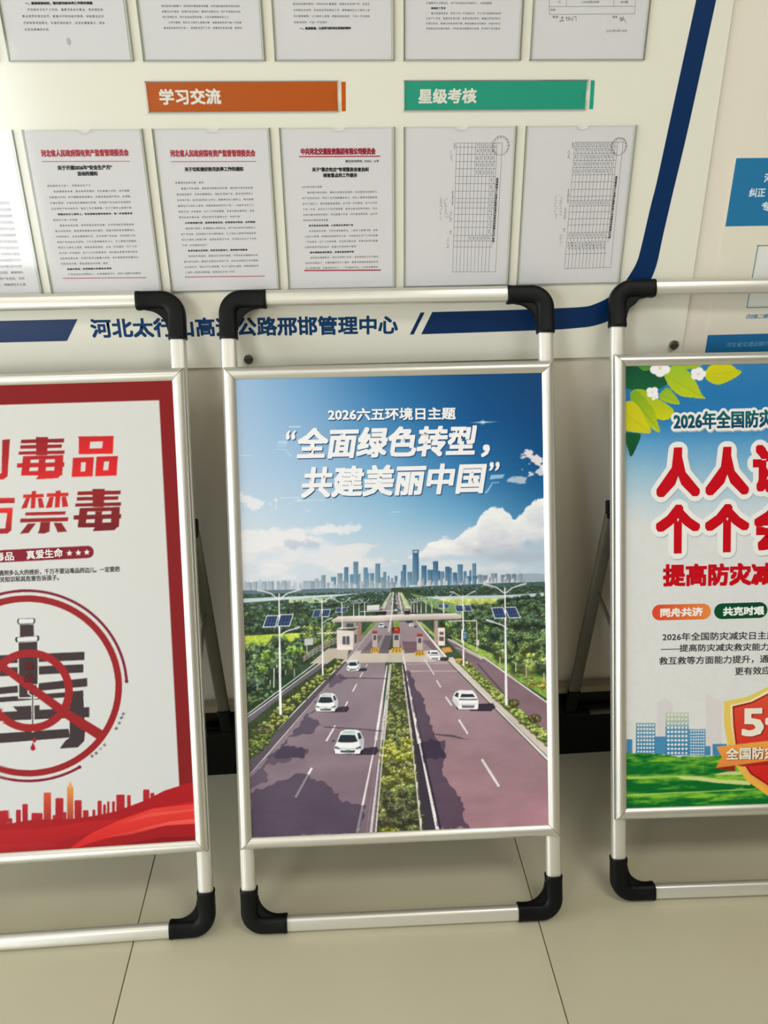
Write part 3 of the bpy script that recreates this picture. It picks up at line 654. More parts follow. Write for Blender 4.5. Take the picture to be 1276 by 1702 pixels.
# ---- distant city
def A5(*P): return [(370+x/4.116, 900+y/4.116) for x, y in P]
def A6(*P): return [(640+x/4.116, 900+y/4.116) for x, y in P]
def A7(*P): return [(370+x*.4545, 1230+y*.4545) for x, y in P]
def tower(f, x0, x1, yt, yb, col, win=True):
    a, b = f((x0, yt), (x1, yb)); cv.poly([(a[0], a[1]), (b[0], a[1]), (b[0], b[1]), (a[0], b[1])], col, 1, col2=np.array(col)*.55+np.array((212, 220, 228))*.45)
    w_ = b[0]-a[0]; cv.poly([(b[0]-w_*.35, a[1]), (b[0], a[1]), (b[0], b[1]), (b[0]-w_*.35, b[1])], np.array(col)*.8, .5)
    if win and w_ > 4:
        for k in range(int((b[1]-a[1])/3)): cv.line([(a[0]+.6, a[1]+2+k*3), (b[0]-.6, a[1]+2+k*3)], .7, np.array(col)*.82, .45)
random.seed(3)
for k in range(80):                       # low hazy blocks on both sides
    x = random.uniform(404, 520); cv_h = random.uniform(3, 13)*(1.1 if x < 480 else .9); c = random.uniform(178, 205); cv.poly([(x, 984-cv_h-6), (x+4, 984-cv_h-6), (x+4, 986), (x, 986)], (c-16, c-4, c+8), .55)
hills = [(905, 985)]+[(x, 957-4*math.sin((x-850)/22)) for x in range(905, 838, -4)]+[(838, 985)]; cv.poly(hills, (158, 174, 190))
for v in [(165, 200, 280), (205, 238, 275), (266, 300, 275), (310, 350, 272), (370, 387, 272), (405, 437, 267), (550, 630, 270), (630, 655, 255), (655, 690, 268)]: tower(A5, v[0], v[1], v[2], 345, (156, 172, 190), False)
for v in [(675, 703, 230), (740, 775, 243), (785, 818, 217), (830, 860, 175), (870, 900, 225), (893, 927, 138), (925, 942, 222), (963, 992, 178), (985, 1000, 215), (1007, 1035, 217), (1043, 1077, 150), (1075, 1102, 245), (1097, 1118, 208), (1128, 1140, 235), (1150, 1165, 250), (1175, 1195, 235), (1218, 1228, 203), (1230, 1255, 160), (1262, 1276, 208)]:
    tower(A5, v[0], v[1], v[2], 322, random.choice([(98, 138, 168), (112, 146, 172), (86, 126, 158), (126, 152, 172)]))
for k in range(46):
    x = random.uniform(690, 1240); tower(A5, x, x+random.uniform(10, 24), random.uniform(262, 300), 325, random.choice([(178, 188, 198), (150, 166, 182), (196, 202, 208), (134, 156, 176)]), False)
for v in [(107, 117, 203), (118, 142, 160), (152, 185, 208), (187, 230, 57), (247, 283, 165), (289, 326, 193), (326, 362, 135), (340, 377, 200), (378, 405, 205), (410, 441, 172), (441, 455, 180), (462, 492, 212), (494, 531, 157), (536, 556, 203), (575, 590, 197), (560, 590, 237), (595, 622, 150), (598, 628, 235)]:
    tower(A6, v[0], v[1], v[2], 300, random.choice([(70, 116, 154), (84, 126, 160), (62, 108, 148), (96, 136, 166)]))
cv.poly(A6((195, 66), (221, 66), (221, 76), (195, 76)), (196, 218, 234))
for v in [(630, 662, 228), (665, 700, 232), (702, 720, 245), (722, 742, 218), (744, 765, 218), (790, 820, 228), (825, 858, 222), (865, 895, 222), (910, 938, 220)]: tower(A6, v[0], v[1], v[2], 282, random.choice([(128, 142, 160), (142, 154, 170), (112, 130, 152)]))
for k in range(50):
    x = random.uniform(200, 1080); y = 262+random.uniform(-25, 12) if x > 640 else 272+random.uniform(-20, 20); tower(A6, x, x+random.uniform(10, 20), y, 285 if x > 640 else 308, random.choice([(206, 210, 214), (176, 186, 196), (216, 218, 220), (150, 160, 174)]), False)
# ---- land
cv.poly([(390, 984), (520, 979), (640, 978), (720, 974), (800, 972), (915, 966), (920, 1400), (390, 1400)], (60, 80, 60))
cv.poly([(390, 982), (560, 978), (650, 978), (650, 984), (390, 988)], (96, 120, 132)); cv.poly([(650, 977), (760, 972), (915, 966), (915, 972), (760, 980)], (72, 100, 100))
def trees(poly_, n, r0, r1, cols, sq=.8, hl=None):
    P = np.array(poly_, float); x0, y0 = P.min(0); x1, y1 = P.max(0); out = []
    while len(out) < n:
        x, y = random.uniform(x0, x1), random.uniform(y0, y1); c = False
        for (ax, ay), (bx, by) in zip(P, np.roll(P, -1, 0)):
            if (ay > y) != (by > y) and x < ax+(y-ay)/(by-ay)*(bx-ax): c = not c
        if c: out.append((y, x))
    out.sort()
    for y, x in out:
        f = (y-y0)/max(1, y1-y0); r = r0+(r1-r0)*f; r *= random.uniform(.7, 1.25); c = np.array(random.choice(cols), float)*random.uniform(.85, 1.15)
        cv.blob(x, y+r*.25, r, r*sq, c*.56, .85, .45)
        for _ in range(9):
            a = random.uniform(0, 6.28); q = random.uniform(0, .7)*r; cv.blob(x+q*math.cos(a), y+q*math.sin(a)*sq-r*.1, r*.27, r*.22, c*random.uniform(.7, 1.3), .8, .7)
        for _ in range(5):
            a = random.uniform(3.4, 6.0); q = random.uniform(.3, .75)*r; cv.blob(x+q*math.cos(a), y+q*math.sin(a)*sq, r*.18, r*.14, np.clip(c*1.5+[24, 26, 14], 0, 255), .75, .8)
DK = [(56, 74, 64), (64, 84, 68), (72, 92, 72)]; MD = [(82, 104, 72), (98, 118, 76), (76, 98, 72)]; LT = [(128, 148, 82), (148, 166, 90), (112, 136, 78)]
HZ = [(88, 112, 110), (98, 122, 116), (80, 104, 102)]
trees([(390, 986), (520, 984), (640, 980), (640, 988), (560, 992), (390, 994)], 120, 2.2, 3, HZ, .5)
cv.poly([(400, 995), (500, 991), (600, 986), (560, 991), (470, 997), (400, 1002)], (196, 214, 222)); cv.poly([(480, 996), (560, 992), (540, 1002), (480, 1002)], (170, 190, 150))
trees([(400, 1002), (500, 998), (640, 986), (640, 1000), (560, 1014), (400, 1012)], 150, 3, 4.5, DK+HZ, .6)
trees([(400, 1014), (560, 1010), (580, 1026), (540, 1044), (400, 1052)], 160, 5, 9, DK+[(74, 100, 62)], .8)
cv.poly([(405, 1057), (500, 1052), (520, 1054), (480, 1068), (430, 1078), (408, 1080)], (190, 206, 84), col2=(150, 186, 62)); 
trees([(500, 1042), (555, 1036), (560, 1052), (545, 1070), (505, 1070)], 40, 6, 9, MD+LT, .9)
cv.poly([(405, 1140), (470, 1120), (500, 1112), (500, 1180), (412, 1195)], (44, 66, 44))
trees([(405, 1080), (430, 1066), (500, 1060), (510, 1095), (470, 1115), (412, 1150)], 75, 10, 17, DK+MD+[(112, 144, 66)], .95)
trees([(412, 1150), (450, 1140), (462, 1150), (414, 1180)], 20, 6, 9, MD, .7)
# right-hand land
trees([(660, 978), (760, 974), (915, 968), (915, 986), (790, 990), (700, 986)], 160, 2.4, 4.2, DK+HZ, .6)
cv.poly([(880, 987), (915, 984), (915, 990), (840, 994), (700, 996), (700, 992), (840, 989)], (190, 208, 218)); cv.poly([(700, 996), (840, 994), (820, 1004), (745, 1006), (705, 1002)], (206, 208, 120), col2=(168, 190, 92))
cv.poly([(680, 986), (700, 990), (790, 1012), (790, 1030), (720, 1010)], (120, 148, 96))
trees([(790, 1004), (860, 992), (915, 984), (915, 1040), (830, 1040), (770, 1024)], 190, 4, 10, DK+DK+MD, .8)
trees([(735, 1030), (790, 1030), (915, 1040), (915, 1075), (870, 1080), (800, 1075), (740, 1055)], 120, 7, 13, DK+MD+MD+LT[2:], .95)
cv.poly([(745, 1055), (830, 1092), (850, 1100), (915, 1120), (915, 1165), (860, 1130), (800, 1092)], (150, 178, 84), col2=(122, 160, 70))
trees([(815, 1070), (880, 1072), (915, 1060), (915, 1110), (860, 1112), (815, 1085)], 40, 10, 16, MD+LT+DK[:1], .95)
trees([(875, 1128), (915, 1134), (915, 1150), (880, 1138)], 18, 3.5, 5, [(206, 186, 70), (220, 170, 60), (120, 140, 60)], .7)
trees([(830, 1110), (890, 1128), (912, 1150), (870, 1134)], 30, 2, 4, LT, .6)
# ---- roads
RC, RC2 = (112, 102, 112), (128, 104, 110)
cv.poly([(655, 984), (650, 1060), (640, 1104), (627, 1385), (414, 1392), (412, 1290), (570, 1100), (636, 1012)], (152, 142, 150), col2=(122, 102, 116))
cv.poly([(657, 984), (664, 1060), (669, 1104), (704, 1385), (914, 1374), (911, 1268), (742, 1098), (676, 1012)], (150, 138, 146), col2=(158, 120, 130))
mix(((Y > 1100) & (X > 700)).astype(float)*smooth(N2, .45, .7)*.25*(smooth(Y, 1150, 1300)), (176, 140, 150)) if False else None
cv.poly([(410, 1226), (410, 1190), (470, 1150), (533, 1103), (566, 1098), (548, 1110), (440, 1210)], (104, 98, 112)); cv.poly([(410, 1250), (410, 1222), (450, 1200), (470, 1180), (440, 1225)], (112, 98, 104))
mix(smooth(X, 840, 915)*smooth(Y, 1290, 1380)*.35, (206, 140, 160)); mix(smooth(-X, -500, -400)*smooth(Y, 1330, 1390)*.25, (70, 60, 96))
cv.line([(410, 1193), (533, 1102)], 1.3, (214, 214, 214)); cv.line([(410, 1188), (470, 1143), (530, 1098)], 1.6, (196, 198, 198))
cv.poly([(775, 1100), (806, 1092), (855, 1128), (915, 1172), (915, 1232), (860, 1190), (812, 1135)], (124, 104, 114), col2=(136, 108, 118))
cv.line([(803, 1092), (850, 1126), (915, 1172)], 2.2, (222, 216, 212)); cv.line([(793, 1103), (915, 1240)], 2.5, (70, 66, 76), .8)
# toll apron
cv.poly([(572, 1102), (592, 1082), (640, 1080), (728, 1082), (744, 1100), (640, 1101)], (206, 196, 184), .9); cv.poly([(515, 1103), (545, 1078), (580, 1076), (575, 1103)], (196, 184, 172), .9)
cv.poly([(640, 1056), (650, 1056), (646, 1086), (628, 1086)], (96, 88, 98), .9); cv.poly([(598, 1086), (624, 1056), (636, 1056), (618, 1086)], (104, 94, 102), .8); cv.poly([(668, 1066), (690, 1066), (706, 1084), (672, 1086)], (110, 88, 98), .9); cv.poly([(700, 1064), (714, 1064), (736, 1084), (724, 1086)], (110, 92, 100), .8)
cv.poly([(740, 1062), (760, 1070), (808, 1100), (778, 1100)], (112, 98, 108)); cv.line([(744, 1062), (803, 1094)], 2.2, (204, 198, 190)); cv.line([(757, 1076), (800, 1094)], 1.5, (170, 160, 156))
# lane lines
WL = (226, 220, 222)
cv.line([(410, 1291), (438, 1260), (577, 1099)], (2.6, 1.4), WL); cv.line([(577, 1099), (636, 1022)], .9, WL, .7)
cv.line([(593, 1385), (624.5, 1230), (643, 1106)], (4.6, 1.8), WL); cv.line([(616, 1385), (634, 1230), (648, 1104)], (4.5, 1.8), (206, 200, 204)); cv.line([(609, 1385), (628, 1240)], (2, 1), (150, 128, 140), .7)
cv.line([(729, 1380), (697, 1230), (670, 1090)], (6, 2), WL); cv.line([(914, 1266), (742, 1094), (690, 1030)], (4.2, 1.5), WL)
for P, w_ in [(A7((326, 102), (266, 210)), 3.6), (A5((770, 1260), (708, 1366)), 3), (A5((855, 1095), (820, 1158)), 2.4), (A5((916, 975), (888, 1027)), 2), (A5((958, 895), (938, 930)), 1.6), (A5((990, 840), (970, 872)), 1.2),
              (A7((947, 70), (1010, 170)), 4), (A6((503, 1218), (565, 1316)), 3), (A6((413, 1062), (455, 1122)), 2.5), (A6((350, 950), (381, 998)), 2.1), (A6((270, 810), (336, 912)), 1.7)]: cv.line(P, w_, WL)
cv.line(A6((165, 888), (495, 886)), 1.4, (200, 186, 186), .8); cv.line(A6((150, 840), (440, 832)), 1.4, (200, 186, 186), .6)
# kerbs, hedges
cv.poly([(410, 1268), (571, 1100), (577, 1100), (412, 1290)], (90, 82, 92)); cv.line([(410, 1262), (420, 1254), (572, 1098)], 2, (206, 198, 192))
cv.poly([(410, 1268), (410, 1205), (465, 1160), (556, 1094), (572, 1096), (500, 1170), (440, 1236)], (58, 70, 46))
trees([(410, 1262), (412, 1225), (470, 1168), (560, 1096), (572, 1098), (500, 1168), (436, 1240)], 150, 4.2, 5, [(158, 166, 84), (136, 148, 76), (176, 182, 92), (90, 104, 66)], .6)
cv.blob(437, 1213, 16, 9, (66, 66, 52), .95, .3); trees([(424, 1212), (450, 1206), (452, 1218), (426, 1222)], 16, 4, 5, [(96, 96, 66)], .6); trees([(412, 1226), (450, 1218), (446, 1236), (414, 1262)], 40, 4, 6, [(84, 104, 58), (110, 126, 60)], .6)
cv.poly([(742, 1094), (752, 1092), (915, 1246), (915, 1262)], (206, 194, 188)); cv.poly([(756, 1098), (778, 1100), (842, 1160), (915, 1222), (915, 1246), (836, 1176)], (88, 108, 56))
trees([(758, 1098), (778, 1100), (842, 1162), (912, 1222), (912, 1240), (838, 1174)], 170, 3.2, 6.4, [(150, 166, 88), (132, 150, 80), (168, 180, 98)], .6)
for x, y, r in [(853.5, 1169, 11), (888, 1195, 12.5), (778, 1106, 5)]: cv.blob(x, y, r, r*.72, (62, 62, 44), 1, .3); trees([(x-r*.7, y-r*.4), (x+r*.7, y-r*.4), (x+r*.6, y+r*.3), (x-r*.6, y+r*.3)], 14, r*.25, r*.3, [(100, 96, 62), (116, 104, 70)], .8)
# median
cv.poly([(650, 1104), (668, 1104), (687, 1230), (704, 1385), (622, 1385), (636, 1230)], (74, 84, 54)); cv.poly([(669, 1104), (674, 1104), (701, 1230), (734, 1380), (704, 1385), (687, 1230)], (60, 54, 66))
cv.line([(727.5, 1382), (697, 1236), (670.5, 1092)], (6, 2), WL)
trees([(650, 1103), (666, 1103), (676, 1170), (684, 1240), (696, 1380), (630, 1382), (634, 1300), (640, 1220)], 420, 4, 10, [(132, 142, 84), (108, 120, 74), (142, 148, 84), (92, 102, 70), (112, 118, 82)], .75)
trees([(638, 1230), (684, 1226), (688, 1262), (634, 1262)], 26, 8, 9, [(178, 178, 80), (160, 164, 76)], .7); trees([(640, 1270), (686, 1270), (688, 1300), (638, 1300)], 16, 10, 11, [(122, 124, 66)], .8)
trees([(628, 1374), (664, 1372), (664, 1388), (628, 1388)], 10, 6, 7, [(196, 192, 66)], .7); trees([(640, 1312), (694, 1312), (698, 1370), (632, 1372)], 26, 12, 13, [(86, 88, 66), (104, 104, 70)], .8)
cv.line([(700, 1385), (684, 1230), (668, 1106)], (3, 1.4), (196, 186, 180)); 
for k in range(9): y = 1120+k*30; x = np.interp(y, [1104, 1230, 1385], [668.5, 685.5, 702]); cv.line([(x, y), (x, y+5+k)], 1+k*.2, (216, 210, 206))
cv.line([(624, 1385), (638, 1230), (650, 1104)], (3, 1.3), (206, 198, 196))
# cast shadows in the picture
def shadow(P, a=.55, rough_=4):
    out = []; P = list(P)
    for (ax, ay), (bx, by) in zip(P, P[1:]+P[:1]):
        n = max(2, int(math.hypot(bx-ax, by-ay)/5)); L = math.hypot(bx-ax, by-ay) or 1
        for j in range(n): t = j/n; r = random.uniform(-rough_, rough_); out.append((ax+(bx-ax)*t-(by-ay)/L*r, ay+(by-ay)*t+(bx-ax)/L*r))
    cv.poly(out, (46, 40, 62), a)
shadow(A6((140, 880), (185, 900), (205, 1000), (262, 1080), (300, 1200), (340, 1330), (400, 1430), (420, 1482), (270, 1482), (200, 1180), (160, 990)), .6, 2.5)
shadow(A7((722, 0), (810, 0), (815, 60), (800, 120), (850, 180), (880, 230), (880, 290), (905, 318), (790, 322), (760, 170)), .6, 3)
shadow(A5((640, 1150), (560, 1190), (690, 1250), (600, 1310), (480, 1330), (420, 1390), (590, 1420), (560, 1482), (300, 1482), (420, 1380), (560, 1200)), .5, 3)
shadow(A7((100, 130), (180, 60), (230, 20), (310, 30), (300, 60), (150, 95), (170, 150), (100, 180)), .4, 3)
shadow(A7((100, 360), (100, 190), (190, 160), (280, 120), (390, 165), (440, 225), (520, 235), (500, 340)), .5, 4)
shadow(A5((720, 930), (800, 900), (860, 935), (730, 1000)), .4, 2); shadow(A6((310, 1315), (450, 1322), (590, 1360), (440, 1336)), .6, .5)
cv.line(A5((800, 932), (1130, 938)), 1.6, (70, 62, 76), .8); cv.line(A5((690, 1268), (960, 1285), (1090, 1298)), 2, (66, 56, 72), .7)
# ---- toll plaza
def q(f, P, c, **k): cv.poly(f(*P), c, **k)
CN = (206, 200, 196); 
q(A5, [(780, 605), (895, 612), (930, 590), (945, 690), (890, 742), (782, 740)], (222, 212, 208)); q(A5, [(895, 612), (945, 580), (945, 690), (892, 742)], (166, 150, 148)); q(A5, [(778, 600), (930, 590), (945, 578), (820, 582)], (236, 228, 222))
q(A5, [(818, 648), (868, 648), (868, 706), (818, 706)], (84, 90, 96)); cv.line(A5((843, 648), (843, 706)), 1, (200, 196, 190)); q(A5, [(902, 640), (918, 632), (918, 690), (902, 700)], (80, 80, 86))
q(A5, [(820, 550), (915, 550), (915, 590), (820, 590)], (150, 146, 144)); q(A5, [(845, 560), (895, 560), (895, 586), (845, 586)], (70, 76, 80))
q(A5, [(918, 545), (950, 545), (948, 680), (925, 690)], (150, 118, 112)); q(A6, [(335, 540), (360, 540), (360, 700), (335, 690)], (166, 146, 140))
q(A6, [(360, 590), (408, 590), (408, 712), (362, 712)], (224, 208, 202)); q(A6, [(370, 618), (400, 618), (400, 640), (370, 640)], (90, 84, 88)); q(A6, [(368, 650), (402, 650), (402, 680), (368, 680)], (90, 84, 88))
for f, x, y, w_, r_ in [(A5, 1040, 640, 34, 1), (A5, 1188, 640, 46, 1), (A6, 236, 660, 40, 1)]:
    q(f, [(x-w_/2, y-22), (x+w_/2, y-22), (x+w_/2, y+85), (x-w_/2, y+85)], (190, 172, 168)); q(f, [(x-w_/2, y-28), (x+w_/2, y-28), (x+w_/2, y-8), (x-w_/2, y-8)], (150, 60, 58)); q(f, [(x-w_*.3, y), (x+w_*.3, y), (x+w_*.3, y+34), (x-w_*.3, y+34)], (70, 82, 100))
    q(f, [(x-w_*.75, y+92), (x+w_*.75, y+88), (x+w_*.9, y+116), (x, y+124), (x-w_*.9, y+118)], (214, 164, 60)); 
    for k in (-1, 0, 1): cv.line(f((x+k*w_*.4, y+94), (x+k*w_*.55, y+118)), 1.3, (92, 66, 40))
q(A6, [(45, 590), (100, 590), (100, 612), (45, 612)], (70, 40, 44)); q(A6, [(62, 594), (90, 594), (90, 610), (62, 610)], (226, 70, 44))
for f, P in [(A6, [(385, 730), (440, 722), (462, 752), (400, 764)]), (A6, [(480, 800), (530, 800), (520, 818), (490, 818)])]: q(f, P, (206, 150, 72))
q(A5, [(765, 527), (790, 512), (1276, 502), (1276, 546), (765, 553), (745, 548), (748, 534)], (226, 220, 214), col2=(168, 158, 152)); q(A6, [(0, 502), (480, 490), (516, 502), (528, 516), (512, 530), (0, 546)], (226, 220, 214), col2=(168, 158, 152))
cv.line(A5((765, 553), (1276, 546)), 1.2, (96, 88, 88)); cv.line(A6((0, 546), (508, 532)), 1.2, (96, 88, 88))
q(A5, [(1045, 472), (1120, 472), (1120, 503), (1045, 503)], (44, 40, 44)); q(A6, [(130, 464), (206, 462), (206, 494), (130, 497)], (44, 40, 44)); q(A6, [(0, 468), (8, 468), (8, 500), (0, 500)], (44, 40, 44)); q(A5, [(1245, 468), (1276, 468), (1276, 500), (1245, 500)], (44, 40, 44))
cv.line(A5((940, 480), (1276, 470)), 1.3, (196, 198, 200)); q(A6, [(85, 462), (125, 462), (125, 478), (85, 478)], (70, 110, 104)); q(A5, [(1200, 462), (1240, 462), (1240, 480), (1200, 480)], (70, 110, 104)); q(A5, [(985, 438), (1072, 432), (1072, 470), (985, 474)], (206, 208, 210)); q(A6, [(142, 542), (188, 542), (188, 558), (142, 558)], (40, 70, 76))
# hedges and far carriageway
cv.line([(653, 984), (651, 1020), (646, 1050)], 2, (214, 212, 204)); cv.line([(662, 984), (668, 1020)], 2, (214, 212, 204)); q(A5, [(1165, 545), (1210, 545), (1208, 585), (1168, 585)], (120, 140, 74)); q(A6, [(60, 545), (90, 545), (92, 585), (58, 585)], (120, 140, 74))
cv.poly(A5((1145, 350), (1160, 350), (1105, 460), (1075, 460)), (176, 192, 164)); cv.poly(A6((95, 350), (115, 350), (180, 460), (140, 460)), (190, 200, 160)); cv.poly(A5((1060, 550), (1020, 600), (950, 660), (945, 640), (1030, 550)), (118, 140, 78)); cv.poly(A6((215, 548), (245, 548), (345, 640), (345, 665)), (150, 168, 96))
for k in range(26):
    f = random.random()**1.5; y = 988+f*30; x = 656+random.choice([-1, 1])*random.uniform(1.5, 2+f*10); cv.blob(x, y, .8+f*1.4, .6+f, random.choice([(236, 236, 240), (60, 60, 70), (180, 180, 186)]), .9, .3)
# street lamps
def lamp(f, x, top, ybase, arm, panel, pw, ph, low=None, w_=2.2):
    cv.line(f((x, top+20), (x+ (ybase-top)*.012, ybase)), (w_*.7, w_*1.6), (232, 232, 238))
    for sx in (-1, 1): cv.line(f((x, top+62*arm/150), (x+sx*arm*.35, top+22), (x+sx*arm*.75, top+2)), w_*.6, (226, 228, 234)); cv.line(f((x+sx*arm*.66, top+6), (x+sx*arm, top-8 if sx > 0 else top-2)), w_*1.1, (196, 206, 220))
    if panel:
        for (a, b, c, d) in panel: q(f, [a, b, c, d], (224, 228, 232)); m4 = np.mean([a, b, c, d], 0); q(f, [tuple(m4+(np.array(p)-m4)*.88) for p in (a, b, c, d)], (40, 58, 96))
        for (a, b, c, d) in panel:
            a, b, c, d = map(np.array, (a, b, c, d))
            for k in (.25, .5, .75): cv.line(f(tuple(a+(b-a)*k), tuple(d+(c-d)*k)), .5, (110, 132, 168), .7)
            for k in (.33, .66): cv.line(f(tuple(a+(d-a)*k), tuple(b+(c-b)*k)), .5, (110, 132, 168), .6)
    if low: cv.line(f(*low[:-1]), w_*.6, (226, 228, 234)); cv.line(f(low[-2], low[-1]), w_*1.2, (190, 200, 214))
for x, t, s_ in [(970, 398, .55), (932, 402, .5), (895, 402, .6)]: lamp(A5, x, t, 510, 60*s_, None, 0, 0, w_=.8)
for x, t in [(319, 380), (278, 385), (245, 388), (218, 392), (196, 396), (176, 400)]: lamp(A6, x, t, 488, 34, None, 0, 0, w_=.8)
lamp(A5, 815, 392, 600, 60, [((776, 454), (812, 454), (808, 486), (770, 486)), ((818, 452), (854, 452), (850, 482), (814, 484))], 0, 0, w_=1.1)
lamp(A6, 398, 370, 488, 58, [((360, 428), (393, 428), (400, 458), (366, 458)), ((401, 427), (432, 427), (440, 455), (407, 456))], 0, 0, w_=1.1)
lamp(A5, 678, 376, 915, 88, [((625, 468), (675, 466), (664, 518), (610, 520)), ((684, 464), (740, 464), (726, 514), (674, 516))], 0, 0, ((682, 560), (715, 535), (750, 522)), w_=1.7)
lamp(A6, 530, 345, 850, 88, [((474, 434), (529, 434), (536, 478), (486, 480)), ((536, 432), (580, 432), (597, 476), (546, 478))], 0, 0, None, w_=1.7)
lamp(A5, 385, 335, 1185, 152, [((302, 505), (382, 505), (362, 586), (272, 588)), ((394, 498), (486, 496), (458, 580), (370, 582))], 0, 0, ((392, 640), (440, 612), (490, 598), (528, 584)), w_=2.6)
lamp(A6, 818, 295, 1120, 148, [((724, 452), (806, 450), (832, 524), (748, 528)), ((814, 448), (892, 447), (928, 522), (846, 526))], 0, 0, ((840, 600), (800, 572), (740, 552), (690, 536)), w_=2.6)
# gantries and signs
cv.line(A6((430, 545), (625, 542), (630, 750)), 1.4, (214, 210, 206)); q(A6, [(533, 612), (558, 612), (558, 672), (533, 674)], (44, 92, 120)); q(A6, [(520, 604), (531, 604), (531, 690), (520, 690)], (226, 222, 216)); q(A6, [(622, 672), (642, 672), (642, 712), (622, 712)], (206, 204, 198))
for k in range(3): cv.line(A6((538, 626+k*16), (554, 626+k*16)), 1, (214, 226, 232))
q(A5, [(560, 668), (618, 660), (618, 706), (560, 712)], (190, 196, 200)); cv.line(A5((575, 710), (575, 760)), 1, (190, 190, 190)); cv.line(A5((645, 630), (780, 622)), 1.6, (216, 212, 208)); cv.line(A5((352, 865), (350, 1000)), 1.6, (206, 206, 206))
for dy in (0, 14, 30): cv.line(A5((550, 790+dy), (640, 725+dy), (780, 655+dy)), 1.2, (164, 154, 150))
for k in range(8): a, b = A5((560+k*28, 778-k*16), (560+k*28, 818-k*16)); cv.line([a, b], .9, (150, 142, 140))
for dy in (0, 12): cv.line(A6((455, 668+dy), (560, 735+dy), (662, 795+dy)), 1.2, (206, 196, 190))
for (x, y0, y1) in [(785, 790, 850), (965, 850, 935), (893, 830, 890), (1085, 900, 960), (714, 765, 800)]: cv.line(A6((x, y0), (x, y1)), 1.5, (196, 184, 160))
for (x, y0, y1) in [(490, 870, 925), (430, 880, 910), (325, 950, 985), (238, 970, 1010)]: cv.line(A5((x, y0), (x, y1)), 1.3, (170, 176, 170))
# cars
def car(f, x, y, s_, rear=False, tilt=1):
    """x, y centre of the front face bottom in crop pixels; s_ = width"""
    T = lambda *P: f(*[(x+px*s_, y+py*s_) for px, py in P]); WH, SHD = (236, 238, 242), (188, 192, 204); sx = tilt
    cv.poly(T((.3*1, -.18), (1.15, -.28), (1.22, -.12), (1.1, .04), (.3, .06)), (40, 32, 48), .8)
    cv.poly(T((-.52, .02), (.52, .04), (.55, -.1), (-.55, -.1)), (40, 36, 46))
    cv.poly(T((-.5, 0), (-.53, -.28), (-.44, -.44), (-.28, -.86), (-.1, -.94), (.34, -.94), (.5, -.86), (.64, -.56), (.62, -.2), (.5, 0)), WH)
    cv.poly(T((.46, -.42), (.36, -.84), (.5, -.84), (.64, -.54), (.62, -.2), (.5, -.02)), SHD); cv.poly(T((.42, -.56), (.38, -.8), (.47, -.82), (.56, -.6)), (52, 56, 66))
    cv.poly(T((-.4, -.46), (-.28, -.74), (.28, -.74), (.4, -.48), (.2, -.44), (-.2, -.43)), (44, 50, 60))
    cv.poly(T((-.26, -.78), (-.14, -.9), (.28, -.9), (.32, -.78)), (178, 206, 202) if not rear else (104, 110, 120))
    cv.poly(T((-.5, -.3), (-.3, -.22), (-.34, -.16), (-.52, -.22)), (70, 78, 88)); cv.poly(T((.5, -.3), (.3, -.22), (.34, -.16), (.52, -.22)), (70, 78, 88))
    cv.poly(T((-.3, -.13), (.3, -.13), (.26, -.04), (-.26, -.04)), (66, 70, 78)); cv.line(T((-.44, -.2), (.44, -.2)), .8, (150, 156, 166))
    cv.poly(T((-.1, -.16), (.1, -.16), (.1, -.1), (-.1, -.1)), (90, 130, 110) if not rear else (150, 150, 156)); cv.poly(T((-.62, -.52), (-.5, -.54), (-.5, -.48), (-.6, -.47)), (60, 64, 74))
    cv.poly(T((.46, .05), (.6, -.05), (.6, -.18), (.5, -.1)), (36, 34, 40))
car(A5, 855, 1452, 175); car(A5, 704, 1162, 132); car(A5, 890, 885, 80); 
def rcar(f, x, y, s_):
    T = lambda *P: f(*[(x+px*s_, y+py*s_) for px, py in P])
    cv.poly(T((.3, -.25), (1.2, -.3), (1.35, -.1), (1.1, .1), (.1, .08)), (40, 32, 48), .85); cv.poly(T((-.5, .02), (.5, .02), (.52, -.1), (-.6, -.1)), (36, 34, 42))
    cv.poly(T((-.44, 0), (-.74, -.42), (-.72, -.6), (-.6, -.84), (-.42, -.92), (.22, -.92), (.38, -.74), (.5, -.45), (.5, -.06), (.46, 0)), (236, 236, 242)); cv.poly(T((-.44, -.02), (-.74, -.42), (-.72, -.6), (-.44, -.42)), (206, 206, 216))
    cv.poly(T((-.66, -.64), (-.54, -.82), (-.44, -.78), (-.46, -.56)), (50, 54, 64)); cv.poly(T((-.36, -.58), (-.3, -.74), (.24, -.74), (.36, -.58)), (48, 52, 62)); cv.poly(T((-.42, -.5), (.46, -.5), (.46, -.44), (-.42, -.44)), (60, 60, 70)); cv.poly(T((-.3, -.2), (.34, -.2), (.3, -.06), (-.28, -.06)), (110, 112, 122)); cv.line(T((-.4, -.24), (.46, -.26)), 1, (190, 192, 200))
rcar(A6, 565, 1148, 142); rcar(A6, 338, 812, 74)
car(A5, 1083, 590, 34); rcar(A6, 182, 585, 28)
gnd = smooth(Y, 985, 1000)[..., None]; grn = np.clip((cv.im[..., 1:2]-np.maximum(cv.im[..., 0:1]*.97, cv.im[..., 2:3]))/14, 0, 1); rough_ = 1+gnd*grn*((N7-.5)*.5+(N3-.5)*.25)[..., None]+gnd*(1-grn)*(N2-.5)[..., None]*.10; cv.im[:] = np.clip(cv.im*rough_, 0, 255)
cv.im[:] = cv.im*(1+smooth(Y, 985, 1000)[..., None]*.05)
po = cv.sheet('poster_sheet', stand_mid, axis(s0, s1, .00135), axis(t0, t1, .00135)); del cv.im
ink = Ink(); Z = .0004
